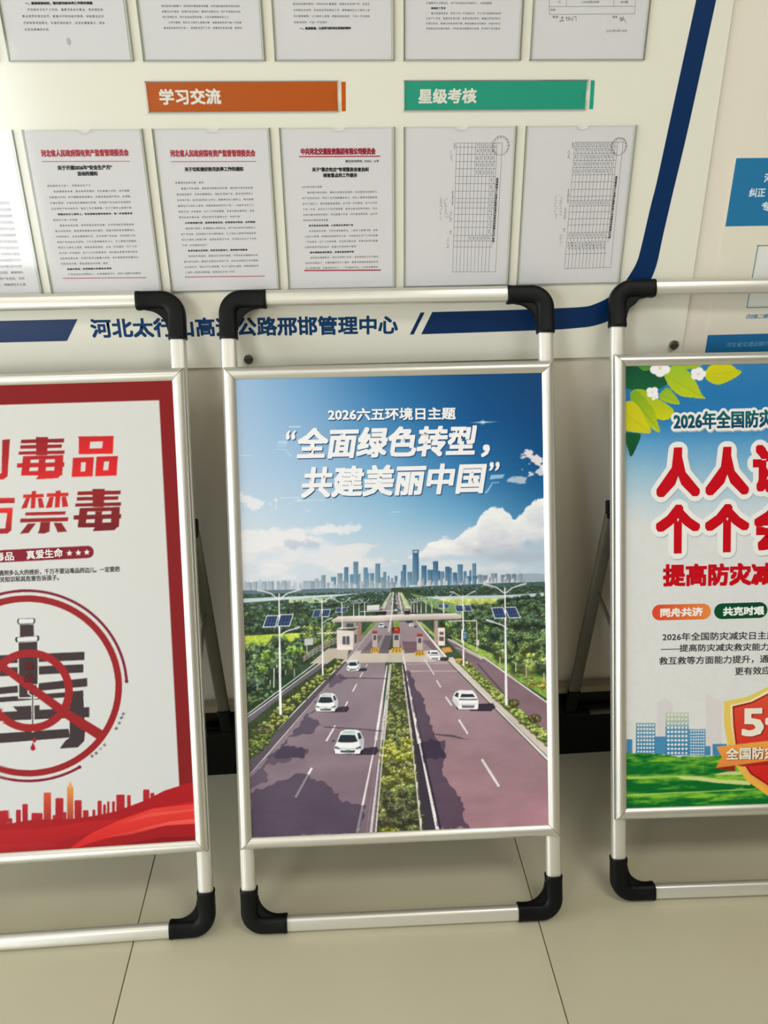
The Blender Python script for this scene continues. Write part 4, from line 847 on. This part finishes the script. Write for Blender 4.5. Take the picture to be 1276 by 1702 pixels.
def tx(F, s, p0, p1, h, col, b=.03, z=Z, **k): ink.add(text_px(F, s, p0, p1, h, z, bold=b, **k), z, col)
for dx, dy, col, z in ((1.3, 1.6, (30, 74, 118), .0003), (0, 0, (240, 240, 244), .0005)):
    tx(FM, '2026六五环境日主题', (545+dx, 699.5+dy), (757+dx, 697.5+dy), 21, col, .032, z, nst=16)
    tx(FM, '“', (474+dx, 731+dy), (490+dx, 731+dy), 16, col, .05, z, slant=.15)
    tx(FM, '全面绿色转型', (490.5+dx, 763.5+dy), (788+dx, 757.5+dy), 52, col, .034, z, slant=.16, nst=16); tx(FM, '，', (799+dx, 760+dy), (813+dx, 759.5+dy), 21, col, .06, z, slant=.1)
    tx(FM, '共建美丽中国', (499+dx, 828+dy), (802+dx, 820+dy), 52, col, .034, z, slant=.16, nst=16); tx(FM, '”', (812+dx, 783+dy), (829+dx, 782.5+dy), 15, col, .05, z, slant=.15)
ink.build('title_lettering', po)
# ---------- left: the red and white poster
stand_left, FL = stand(0, 'left stand whose white anti-drug poster has a wide red border and crossed-out syringe')
cv = Canvas(FL, s0, s1, t0, t1, 1000, (210, 211, 208)); c1 = crop(0, 600, .3135); c2 = crop(0, 1100, .3537)
RD = (134, 30, 32)
i1 = FL.loc((263.4, 665.3)); i2 = FL.loc((298.9, 1305)); si = (i1[0]+i2[0])/2; ti = i1[1]
cv.poly([(s0, t0), (s1, t0), (s1, t1), (s0, t1)], (132, 24, 26), loc=True, col2=(128, 28, 30)); cv.poly([(-si, t0), (si, t0), (si, ti), (-si, ti)], (211, 212, 209), loc=True, col2=(208, 210, 210))
U, Dk = (216, 34, 36), (120, 30, 36)
def G(c, P, ca, cb, **k): cv.poly(c(*P), ca, col2=cb, **k)
def du(dx, dy, top, bot):
    S = lambda *P: c1(*[(x+dx, y+dy) for x, y in P])
    for P in ([(190, 403), (255, 403), (250, 500), (192, 500)], [(112, 417), (340, 411), (339, 432), (110, 437)], [(108, 447), (328, 442), (326, 461), (106, 466)], [(100, 480), (342, 474), (341, 493), (98, 497)],
              [(122, 505), (334, 499), (332, 520), (120, 525)], [(122, 505), (166, 505), (152, 604), (112, 604)], [(292, 501), (336, 499), (330, 606), (286, 606)], [(90, 543), (342, 536), (341, 560), (90, 566)], [(113, 585), (332, 580), (326, 606), (112, 608)], [(286, 600), (330, 598), (306, 622), (190, 628), (205, 604)], [(205, 524), (243, 522), (238, 545), (204, 547)], [(203, 562), (246, 560), (240, 590), (200, 590)]):
        y = np.mean([p[1] for p in P])-403; f = min(1, max(0, y/220)); c = np.array(top)*(1-f)+np.array(bot)*f; cv.poly(S(*P), c)
du(0, 0, (136, 28, 34), (214, 36, 38)); du(300, 275, (150, 32, 34), (112, 28, 32))
for P, h_ in (([(418, 400), (603, 397), (598, 492), (417, 495)], [(478, 428), (545, 426), (541, 462), (475, 464)]), ([(386, 513), (498, 509), (491, 612), (380, 615)], [(430, 538), (455, 537), (451, 585), (427, 586)]), ([(511, 507), (625, 503), (618, 607), (504, 611)], [(552, 534), (579, 533), (573, 578), (547, 580)])):
    G(c1, P, (196, 34, 36), (222, 36, 38)); cv.poly(c1(*h_), (210, 211, 208))
cv.poly(c1((412, 402), (440, 398), (440, 410), (420, 412)), (196, 34, 36))
for P in ([(12, 418), (53, 415), (40, 612), (18, 628), (-60, 628), (-60, 600), (8, 596)],): G(c1, P, (150, 32, 36), (196, 34, 36))
for P in ([(-120, 728), (78, 725), (78, 753), (-120, 757)], [(-60, 782), (68, 777), (60, 898), (40, 915), (-60, 917), (-60, 890), (28, 888), (38, 806), (-60, 808)]): G(c1, P, (224, 44, 40), (150, 34, 36))
for P in ([(123, 708), (232, 704), (232, 722), (122, 727)], [(168, 690), (192, 688), (186, 780), (162, 782)], [(138, 726), (160, 725), (142, 780), (112, 783)], [(200, 726), (222, 725), (236, 778), (206, 779)], [(248, 702), (364, 698), (362, 716), (248, 720)], [(295, 688), (322, 686), (316, 775), (290, 778)], [(262, 722), (285, 720), (276, 776), (242, 780)], [(326, 720), (350, 718), (362, 772), (330, 775)],
          [(135, 803), (348, 797), (346, 815), (133, 820)], [(108, 836), (362, 829), (360, 850), (106, 857)], [(214, 855), (266, 853), (262, 905), (236, 915), (200, 914), (210, 890)], [(148, 862), (190, 861), (152, 912), (105, 917)], [(284, 858), (326, 857), (356, 905), (306, 909)]):
    f = (np.mean([p[1] for p in P])-690)/220; cv.poly(c1(*P), np.array((216, 42, 40))*(1-f)+np.array((124, 30, 34))*f)
# pill
e = c1((466, 1012))[0]; cv.blob(e[0], e[1], 10.2, 10.4, (130, 26, 44), 1, .08); cv.poly(c1((-420, 1024), (468, 980), (468, 1045), (-420, 1090)), (130, 26, 44))
for x, y in ((368, 1019), (415, 1017), (460, 1014)): cv.poly([(c1((x, y))[0][0]+5.6*(1 if k % 2 == 0 else .42)*math.sin(k*math.pi/5), c1((x, y))[0][1]-5.6*(1 if k % 2 == 0 else .42)*math.cos(k*math.pi/5)) for k in range(10)], (236, 232, 232))
# emblem
ce = FL.loc((47, 1141)); r_ = abs(FL.loc((203, 1141))[0]-ce[0]); RR = (150, 30, 34); px1 = r_/156
K_ = (62, 50, 52)
for P in ([(-300, 1572), (448, 1542), (448, 1586), (-300, 1618)], [(-300, 1640), (442, 1608), (442, 1652), (-300, 1686)]): cv.poly(c1(*P), K_)
for P in ([(-200, 142), (410, 76), (410, 116), (-200, 170)], [(-200, 182), (325, 142), (390, 134), (392, 160), (-200, 206)], [(325, 140), (390, 134), (400, 330), (396, 372), (366, 402), (280, 408), (306, 372), (328, 356)], [(-200, 248), (420, 212), (420, 260), (-200, 286)], [(-200, 350), (322, 314), (330, 356), (-200, 398)], [(60, 210), (186, 204), (186, 236), (90, 240)]): cv.poly(c2(*P), K_)
for P in ([(95, 1366), (182, 1364), (188, 1376), (182, 1392), (98, 1396), (90, 1384)], [(84, 1464), (204, 1456), (210, 1470), (204, 1484), (86, 1492), (80, 1478)]):
    m4 = np.mean(P, 0); cv.poly(c1(*P), (30, 26, 28)); cv.poly(c1(*[tuple(m4+(np.array(p)-m4)*.84) for p in P]), (222, 222, 220))
cv.poly(c1((105, 1398), (178, 1396), (180, 1460), (106, 1464)), K_); cv.poly(c1((92, 1492), (204, 1486), (206, 1700), (200, 1790), (96, 1790)), (226, 226, 224)); cv.poly(c1((98, 1494), (198, 1488), (200, 1700), (194, 1780), (102, 1784)), K_)
cv.poly(c2((130, 108), (178, 104), (178, 150), (160, 160), (162, 330), (150, 332), (146, 160), (130, 150)), (226, 226, 224)); cv.poly(c2((136, 112), (172, 108), (172, 146), (156, 156), (157, 326), (151, 326), (150, 156), (136, 148)), (40, 34, 36))
cv.arc(ce, r_*.928, r_, 0, 360, RR, 160); cv.arc(ce, r_*1.035, r_*1.065, 0, 196, (124, 22, 46), 120); cv.arc(ce, r_*1.035, r_*1.065, -62, -150, (130, 26, 44), 80)
for a in (0, -62): p = (ce[0]+r_*1.05*math.cos(math.radians(a)), ce[1]+r_*1.05*math.sin(math.radians(a))); cv.blob(p[0], p[1], .0042, .0042, (124, 22, 46), 1, .2, loc=True)
c3 = FL.loc((50, 1148)); cv.arc(c3, r_*.37, r_*.455, 0, 360, (156, 30, 34), 120)
cv.poly(c2((-60, -10), (-20, -20), (330, 230), (502, 334), (462, 368), (300, 262)), (152, 30, 34))
for x, y, r in ((155, 406, 4.6), (162, 371, 3.2)): p = c2((x, y))[0]; cv.blob(p[0], p[1], r, r, (166, 24, 40), 1, .2); cv.poly([(p[0]-r*.8, p[1]-r*.4), (p[0]+r*.8, p[1]-r*.4), (p[0], p[1]-r*2.2)], (166, 24, 40))
# skyline and red waves
for (x0, x1, yt, c) in [(-200, 5, 700, 0), (5, 40, 698, 0), (42, 58, 735, 0), (75, 98, 695, 0), (105, 131, 668, 0), (148, 200, 710, 0), (205, 240, 614, 1), (247, 262, 720, 0), (260, 298, 640, 0), (298, 312, 705, 0), (315, 345, 585, 2), (350, 384, 650, 0), (390, 416, 697, 0), (434, 448, 694, 0), (458, 478, 652, 0), (484, 498, 670, 0), (503, 514, 655, 0), (526, 540, 655, 0), (546, 586, 624, 0), (597, 614, 626, 0), (672, 702, 600, 0), (706, 726, 616, 0)]:
    G(c2, [(x0, yt+4), (x0+4, yt), (x1-3, yt), (x1, yt+4), (x1, 800), (x0, 800)], {0: (178, 36, 44), 1: (206, 84, 52), 2: (226, 150, 80)}[c], (150, 26, 36))
cv.poly(c2((318, 590), (330, 560), (342, 590)), (226, 160, 100))
base_w = [(-900, 800), (-300, 780), (0, 768), (150, 742), (345, 738), (450, 722), (540, 704), (690, 648), (770, 606), (845, 582), (925, 560), (940, 990), (-900, 1100)]
G(c2, base_w, (172, 26, 32), (150, 24, 30))
for (P, a, b, al) in [([(-900, 830), (0, 790), (180, 786), (400, 752), (560, 740), (700, 690), (912, 655), (925, 668), (800, 690), (640, 740), (440, 800), (250, 850), (0, 880), (-900, 900)], (200, 38, 42), (170, 26, 32), .75), ([(310, 890), (420, 810), (560, 745), (720, 690), (915, 668), (918, 760), (760, 772), (600, 800), (430, 850)], (232, 70, 58), (214, 40, 40), .85),
                      ([(480, 830), (640, 790), (800, 750), (915, 738), (915, 760), (780, 768), (620, 810)], (240, 110, 96), (224, 70, 60), .7), ([(-900, 900), (0, 862), (200, 850), (300, 856), (100, 900), (-900, 960)], (190, 40, 46), (150, 30, 34), .8), ([(560, 860), (760, 826), (915, 822), (918, 840), (700, 856)], (120, 16, 26), (140, 20, 30), .8), ([(560, 760), (700, 712), (914, 690), (914, 700), (720, 726)], (236, 100, 88), (226, 80, 70), .6)]: G(c2, P, a, b, a=al)
L0 = FL.loc((-12, 900))[0]
xs = np.concatenate([axis(s0, L0, .006)[:-1], axis(L0, s1, .0013)])
po = cv.sheet('poster_sheet', stand_left, xs, axis(t0, t1, .0013)); del cv.im
ink = Ink(); W_ = (238, 234, 234); Kt = (70, 62, 64)
tx(FL, '毒品', (-9, 932.5), (23.5, 931.5), 14.5, W_, .02); ink.build('capsule_lettering', po); ink = Ink(); tx(FL, '真爱生命', (44.5, 930), (105, 926), 15, W_, .02)
ink.build('capsule_lettering', po); ink = Ink(); tx(FL, '遇到多么大的挫折，千万不要沾毒品的边儿。一定要把', (-2, 957.5), (199, 950.5), 9.5, Kt, .02); ink.build('slogan_lettering', po); ink = Ink(); tx(FL, '有关知识和其危害告诉孩子。', (-9, 968.5), (98, 964.5), 9.5, Kt, .02)
ink.build('slogan_lettering', po); ink = Ink()
for ch, x, y in zip('吸毒有害', (202, 199, 195.5, 190.5), (1188, 1194, 1203, 1212)):
    a = FL.loc((x, y), Z); d = np.array([math.sin(-.35), math.cos(-.35)])*-.0032; ink.add(text_arr(ch, a-d, a+d, .007, res=1), Z, Kt)
ink.build('curved_lettering', po); ink = Ink()
for ch, x, y in zip('身心健康', (172, 165, 158, 151), (1236, 1243, 1249.5, 1254.5)):
    a = FL.loc((x, y), Z); an = math.radians(215); d = np.array([math.cos(an), math.sin(an)])*.0034; ink.add(text_arr(ch, a-d, a+d, .007, res=1), Z, Kt)
ink.build('curved_lettering', po); ink = Ink()
for ch, y in (('毒', 1108), ('品', 1128)): tx(FL, ch, (40, y+7), (57, y+6.4), 15, (96, 24, 28), .02)
ink.build('syringe_lettering', po)
# ---------- right: the green and sky-blue poster
stand_right, FR = stand(2, 'right poster stand with leaves, red headline and green field, cut off by the picture edge')
cv = Canvas(FR, s0, s1, t0, t1, 1400, (214, 214, 212)); X, Y = cv.pix(); b1 = crop(1000, 560, .2163); b2 = crop(1000, 840, .2163); b3 = crop(1000, 1120, .2163)
yk = [600, 660, 700, 740, 790, 840, 880, 1400]; rows = np.array([(52, 124, 178), (36, 116, 176), (44, 124, 184), (96, 160, 206), (150, 190, 214), (194, 212, 222), (218, 221, 221), (224, 224, 222)], float)
lift = np.clip((1100-X)/70, 0, 1)*smooth(Y, 700, 780)*10; Yc = Y+lift
cv.im[:] = np.stack([np.interp(Yc, yk, rows[:, c]) for c in range(3)], -1)
def leaf(c, pts, lo, hi, vein=None):
    P = smooth_pts([np.array(p, float) for p in pts]+[np.array(pts[0], float)], 5)[:-1]; out = []
    for k, p in enumerate(P): out.append(tuple(p+(np.mean(P, 0)-p)*(.035 if k % 2 else 0)))
    cv.poly(c(*out), lo, col2=hi)
    if vein:
        a, b = map(np.array, vein); d = (b-a)/np.hypot(*(b-a)); n = np.array([-d[1], d[0]]); L = np.hypot(*(b-a))
        cv.line(c(tuple(a), tuple(b)), 1.1, np.array(lo)*.75+[20, 30, 0], .8)
        for k in range(1, 8):
            f = k/8; p = a+(b-a)*f
            for s_ in (-1, 1): e = p+(d*.8+n*s_)*L*.2*math.sin(math.pi*f)**.7; cv.line(c(tuple(p), tuple(e)), .7, np.array(lo)*.8+[30, 40, 0], .5)
leaf(b1, [(180, 205), (330, 215), (440, 250), (500, 340), (480, 380), (380, 420), (260, 410), (180, 380)], (14, 74, 50), (22, 96, 56)); leaf(b1, [(270, 225), (380, 205), (400, 230), (330, 262)], (60, 130, 50), (80, 150, 50))
leaf(b1, [(520, 215), (640, 205), (770, 205), (740, 235), (660, 250), (560, 240)], (170, 190, 40), (140, 180, 40)); leaf(b1, [(468, 285), (530, 225), (600, 215), (690, 290), (740, 380), (770, 445), (795, 476), (700, 468), (600, 452), (520, 385)], (150, 188, 50), (190, 200, 30), ((480, 290), (780, 468)))
leaf(b1, [(778, 285), (830, 220), (900, 200), (985, 210), (1040, 250), (1078, 268), (1030, 310), (950, 352), (880, 368), (810, 335)], (206, 200, 24), (190, 196, 30), ((785, 290), (1070, 268)))
leaf(b1, [(215, 430), (260, 400), (340, 410), (430, 470), (520, 530), (555, 570), (540, 620), (450, 640), (300, 560), (230, 490)], (150, 180, 36), (206, 204, 26)); leaf(b1, [(440, 440), (500, 388), (550, 430), (600, 515), (520, 510), (450, 480)], (130, 176, 44), (180, 196, 36), ((450, 445), (590, 505)))
leaf(b1, [(215, 440), (260, 410), (320, 460), (400, 560), (430, 660), (448, 735), (390, 710), (330, 650), (270, 560), (225, 500)], (120, 166, 36), (196, 200, 28), ((225, 450), (445, 725)))
leaf(b1, [(180, 500), (220, 490), (280, 530), (340, 640), (378, 735), (300, 738), (220, 728), (180, 700)], (200, 196, 30), (206, 200, 30), ((182, 590), (375, 735))); leaf(b1, [(182, 730), (240, 735), (300, 750), (270, 840), (224, 922), (200, 860), (182, 800)], (20, 90, 50), (10, 70, 44), ((190, 745), (224, 915)))
def flower(x, y, r, n=5, ph=0):
    for k in range(n): a = ph+2*math.pi*k/n; p = b1((x+r*.6*math.cos(a), y+r*.5*math.sin(a)))[0]; cv.blob(p[0], p[1], r*.2163*.62, r*.2163*.55, (240, 238, 240), 1, .15)
    p = b1((x, y))[0]; cv.blob(p[0], p[1], r*.05, r*.05, (206, 210, 170), .9, .5)
flower(447, 240, 68, 5, .3); flower(740, 285, 52, 5, 1.2); flower(388, 425, 44, 4, .7); flower(405, 462, 26, 3)
# faint towers, blocks with windows
q2 = lambda P, c, **k: cv.poly(b3(*P), c, **k)
q2([(425, 210), (490, 190), (545, 230), (545, 600), (425, 600)], (210, 204, 206), a=.5); q2([(795, 150), (920, 215), (920, 600), (800, 600)], (212, 204, 204), a=.5)
q2([(190, 503), (234, 503), (234, 612), (190, 612)], (70, 136, 180)); q2([(410, 482), (490, 482), (490, 618), (410, 618)], (74, 140, 184)); q2([(790, 555), (835, 555), (835, 628), (790, 628)], (74, 140, 184)); q2([(850, 540), (960, 538), (960, 628), (850, 628)], (66, 134, 180)); q2([(1180, 520), (1276, 520), (1276, 600), (1180, 600)], (66, 134, 180))
for (x0, y0, x1, y1, cc, rr, hi, lo) in [(260, 378, 411, 612, 6, 8, (122, 162, 182), (52, 126, 172)), (488, 296, 668, 625, 6, 10, (202, 206, 190), (50, 126, 176)), (668, 425, 796, 630, 6, 9, (86, 146, 182), (58, 130, 176))]:
    q2([(x0, y0), (x1, y0), (x1, y1), (x0, y1)], hi, col2=lo)
    if x0 == 488: q2([(488, 404), (668, 404), (668, 625), (488, 625)], (96, 152, 184), col2=(48, 124, 174))
    for i in range(cc):
        for j in range(rr):
            w_, h_ = (x1-x0)/(cc+.6), (y1-y0)/(rr+.1); a, b = x0+w_*(i+.55), y0+h_*(j+.35); q2([(a, b), (a+w_*.62, b), (a+w_*.62, b+h_*.5), (a, b+h_*.5)], (232, 236, 236) if not (x0 == 488 and j < 3) else (222, 226, 200))
# field
N4 = fbm(cv.h, cv.W, 60, 6, 6.); N5 = fbm(cv.h, cv.W, 14, 4, 1.)
gt = np.interp(X, [1040, 1085, 1130, 1200, 1280, 1500], [1251, 1252, 1257, 1256, 1256, 1250])+(N5-.5)*3; gm = smooth(Y-gt, 0, 1.2)[..., None]
tone = np.clip((N4-.5)*2.4+.12+.9*np.exp(-((Y-1293-(X-1040)*.005)/6)**2)+.7*np.exp(-((Y-1325+(X-1040)*.03)/7)**2)+.5*np.exp(-((Y-1266)/9)**2)-.4*np.exp(-((Y-1307)/7)**2)+(N5-.5)*.5, 0, 1)[..., None]
cv.im[:] = cv.im*(1-gm)+(np.array([8, 104, 42])*(1-tone)+np.array([140, 196, 56])*tone)*gm
q2([(190, 790), (560, 786), (620, 790), (200, 812)], (176, 206, 110), a=.8); q2([(560, 786), (740, 788), (900, 812), (1140, 822), (1140, 855), (900, 840), (700, 815), (620, 808)], (206, 218, 140)); q2([(850, 775), (960, 752), (1276, 740), (1276, 775), (960, 778)], (196, 210, 140)); q2([(195, 925), (700, 905), (1190, 880), (1190, 888), (700, 914), (195, 936)], (176, 210, 104), a=.8)
# shield and ribbon
cx = 1500
def mir(P): return P+[(2*cx-x, y) for x, y in P[::-1]]
def shield(P, c, c2_, **k): cv.poly(b3(*mir(P)), c, col2=c2_, **k)
shield([(1500, 60), (1400, 40), (1276, 100), (1120, 175), (935, 212), (940, 400), (985, 640), (1110, 820), (1280, 940), (1500, 1000)], (224, 210, 110), (240, 176, 60)); shield([(1500, 95), (1400, 90), (1276, 128), (1140, 205), (985, 240), (990, 400), (1020, 620), (1130, 790), (1290, 900), (1500, 960)], (250, 236, 200), (236, 150, 60), horiz=False)
shield([(1500, 110), (1400, 105), (1276, 150), (1150, 215), (1003, 250), (1010, 400), (1036, 610), (1140, 770), (1290, 868), (1500, 920)], (130, 40, 30), (150, 20, 20)); shield([(1500, 118), (1400, 114), (1276, 162), (1155, 226), (1016, 262), (1022, 400), (1048, 605), (1150, 760), (1295, 856), (1500, 905)], (222, 84, 60), (206, 30, 32))
q2([(875, 725), (1020, 692), (1025, 748), (880, 728)], (150, 40, 24)); q2([(1020, 700), (1500, 650), (2100, 700), (2100, 730), (1500, 690), (1080, 712)], (170, 40, 30)); q2([(880, 560), (1276, 515), (1500, 500), (2120, 560), (2080, 640), (2125, 722), (1500, 650), (1276, 668), (1020, 705), (875, 722), (920, 640)], (238, 166, 72), col2=(226, 130, 66))
cv.im[:] = cv.im*(.985+.03*N5[..., None])
R1 = FR.loc((1292, 900))[0]
po = cv.sheet('poster_sheet', stand_right, np.concatenate([axis(s0, R1, .00125), axis(R1, s1, .006)[1:]]), axis(t0, t1, .00125)); del cv.im
ink = Ink(); OW = (234, 234, 232); RDT = (196, 8, 26)
def outlined(s, p0, p1, h, col, b, ow, nst=12):
    A, B, C_ = FR.loc(p0, Z), FR.loc(p1, Z), FR.loc((p0[0], p0[1]-h), Z); hh = np.hypot(*(C_-A)); m_ = ow*hh; d = (B-A)/np.hypot(*(B-A)); n = np.array([-d[1], d[0]])
    ink.add(text_arr(s, A-d*m_-n*m_+[.0015, -.0025], B+d*m_-n*m_+[.0015, -.0025], hh+2*m_, bold=m_+b*hh, nst=20, rnd=True), .0001, (172, 184, 192))
    ink.add(text_arr(s, A-d*m_-n*m_, B+d*m_-n*m_, hh+2*m_, bold=m_+b*hh, nst=32, rnd=True), .0003, OW); ink.add(text_arr(s, A, B, hh, bold=b*hh, nst=24), .0006, col)
def teal(P): f = ((P[:, 1]-P[:, 1].min())/np.ptp(P[:, 1]))[:, None]; return np.array([14, 62, 104])*(1-f)+np.array([22, 110, 104])*f
outlined('2026年全国防灾减灾日', (1119, 715), (1352, 708), 30, teal, .035, .15)
# two-line headline: characters sit one by one
for ch, x0, x1, y, h in [('人', 1090, 1163, 827, 83), ('人', 1171.5, 1244.5, 824, 81), ('讲', 1250, 1322, 820, 82), ('个', 1089, 1163, 921, 82), ('个', 1170.5, 1244.5, 919, 81), ('会', 1252, 1326, 917, 81)]: outlined(ch, (x0, y), (x1, y-1.5), h, RDT, .05, .11, 14)
ink.build('headline_lettering', po); ink = Ink()
tx(FR, '提高防灾减灾', (1101, 975.5), (1321, 972), 38, RDT, .045)
ink.add(text_px(FR, '同舟共济', (1097, 1026), (1168, 1024), 15, .0008, bold=.05), .0008, (244, 236, 230)); ink.add(text_px(FR, '共克时艰', (1201, 1024), (1270, 1022), 15, .0008, bold=.05), .0008, (236, 242, 238))
for s_, x0, x1, y, yb in [('2026年全国防灾减灾日主题', 1100.5, 1289, 1065.5, 1062.5), ('——提高防灾减灾救灾能力；', 1098, 1284, 1085, 1082), ('救互救等方面能力提升，通过', 1095, 1292, 1105.5, 1101.5), ('更有效应对', 1221, 1295, 1122.5, 1120.5)]: tx(FR, s_, (x0, y), (x1, yb), 13.5, (52, 48, 50), .015)
ink.build('paragraph_lettering', po); ink = Ink(); CRM = (238, 232, 214)
for dx, col, z in ((1.6, (120, 30, 20), .0005), (0, CRM, .0009)):
    tx(FR, '5', (1232+dx, 1224.5+dx*.6), (1269+dx, 1223.5+dx*.6), 47, col, .045, z, nst=16); tx(FR, '·12', (1271+dx, 1222), (1345+dx, 1219), 46, col, .06, z); tx(FR, '全国防灾减灾日', (1206+dx, 1263.5+dx*.5), (1352+dx, 1259), 20.5, col, .03, z, nst=16)
ink.build('shield_lettering', po)
# caption capsules
def capsule(P0, P1, r, c0, c1_):
    a, b = FR.loc(P0, Z), FR.loc(P1, Z); rr = abs(FR.loc((P0[0], P0[1]-r), Z)[1]-a[1]); L = [(b[0]+rr*math.cos(t), b[1]+rr*math.sin(t)) for t in np.linspace(-math.pi/2, math.pi/2, 16)]+[(a[0]+rr*math.cos(t), a[1]+rr*math.sin(t)) for t in np.linspace(math.pi/2, 3*math.pi/2, 16)]
    V = np.array([((a[0]+b[0])/2, (a[1]+b[1])/2)]+L); V = np.c_[V, np.full(len(V), .0005)]; n = len(L); T = [(0, 1+k, 1+(k+1) % n) for k in range(n)]
    f = ((V[:, 0]-V[:, 0].min())/np.ptp(V[:, 0]))[:, None]; link('capsule_print', raw_mesh('capsule_print', V, T, lin(np.array(c0)*(1-f)+np.array(c1_)*f)), po, None, M_PRINT)
capsule((1096.5, 1018), (1168, 1016.5), 13, (222, 70, 44), (228, 140, 66)); capsule((1199.5, 1016), (1262, 1014), 13, (10, 78, 50), (12, 70, 48))
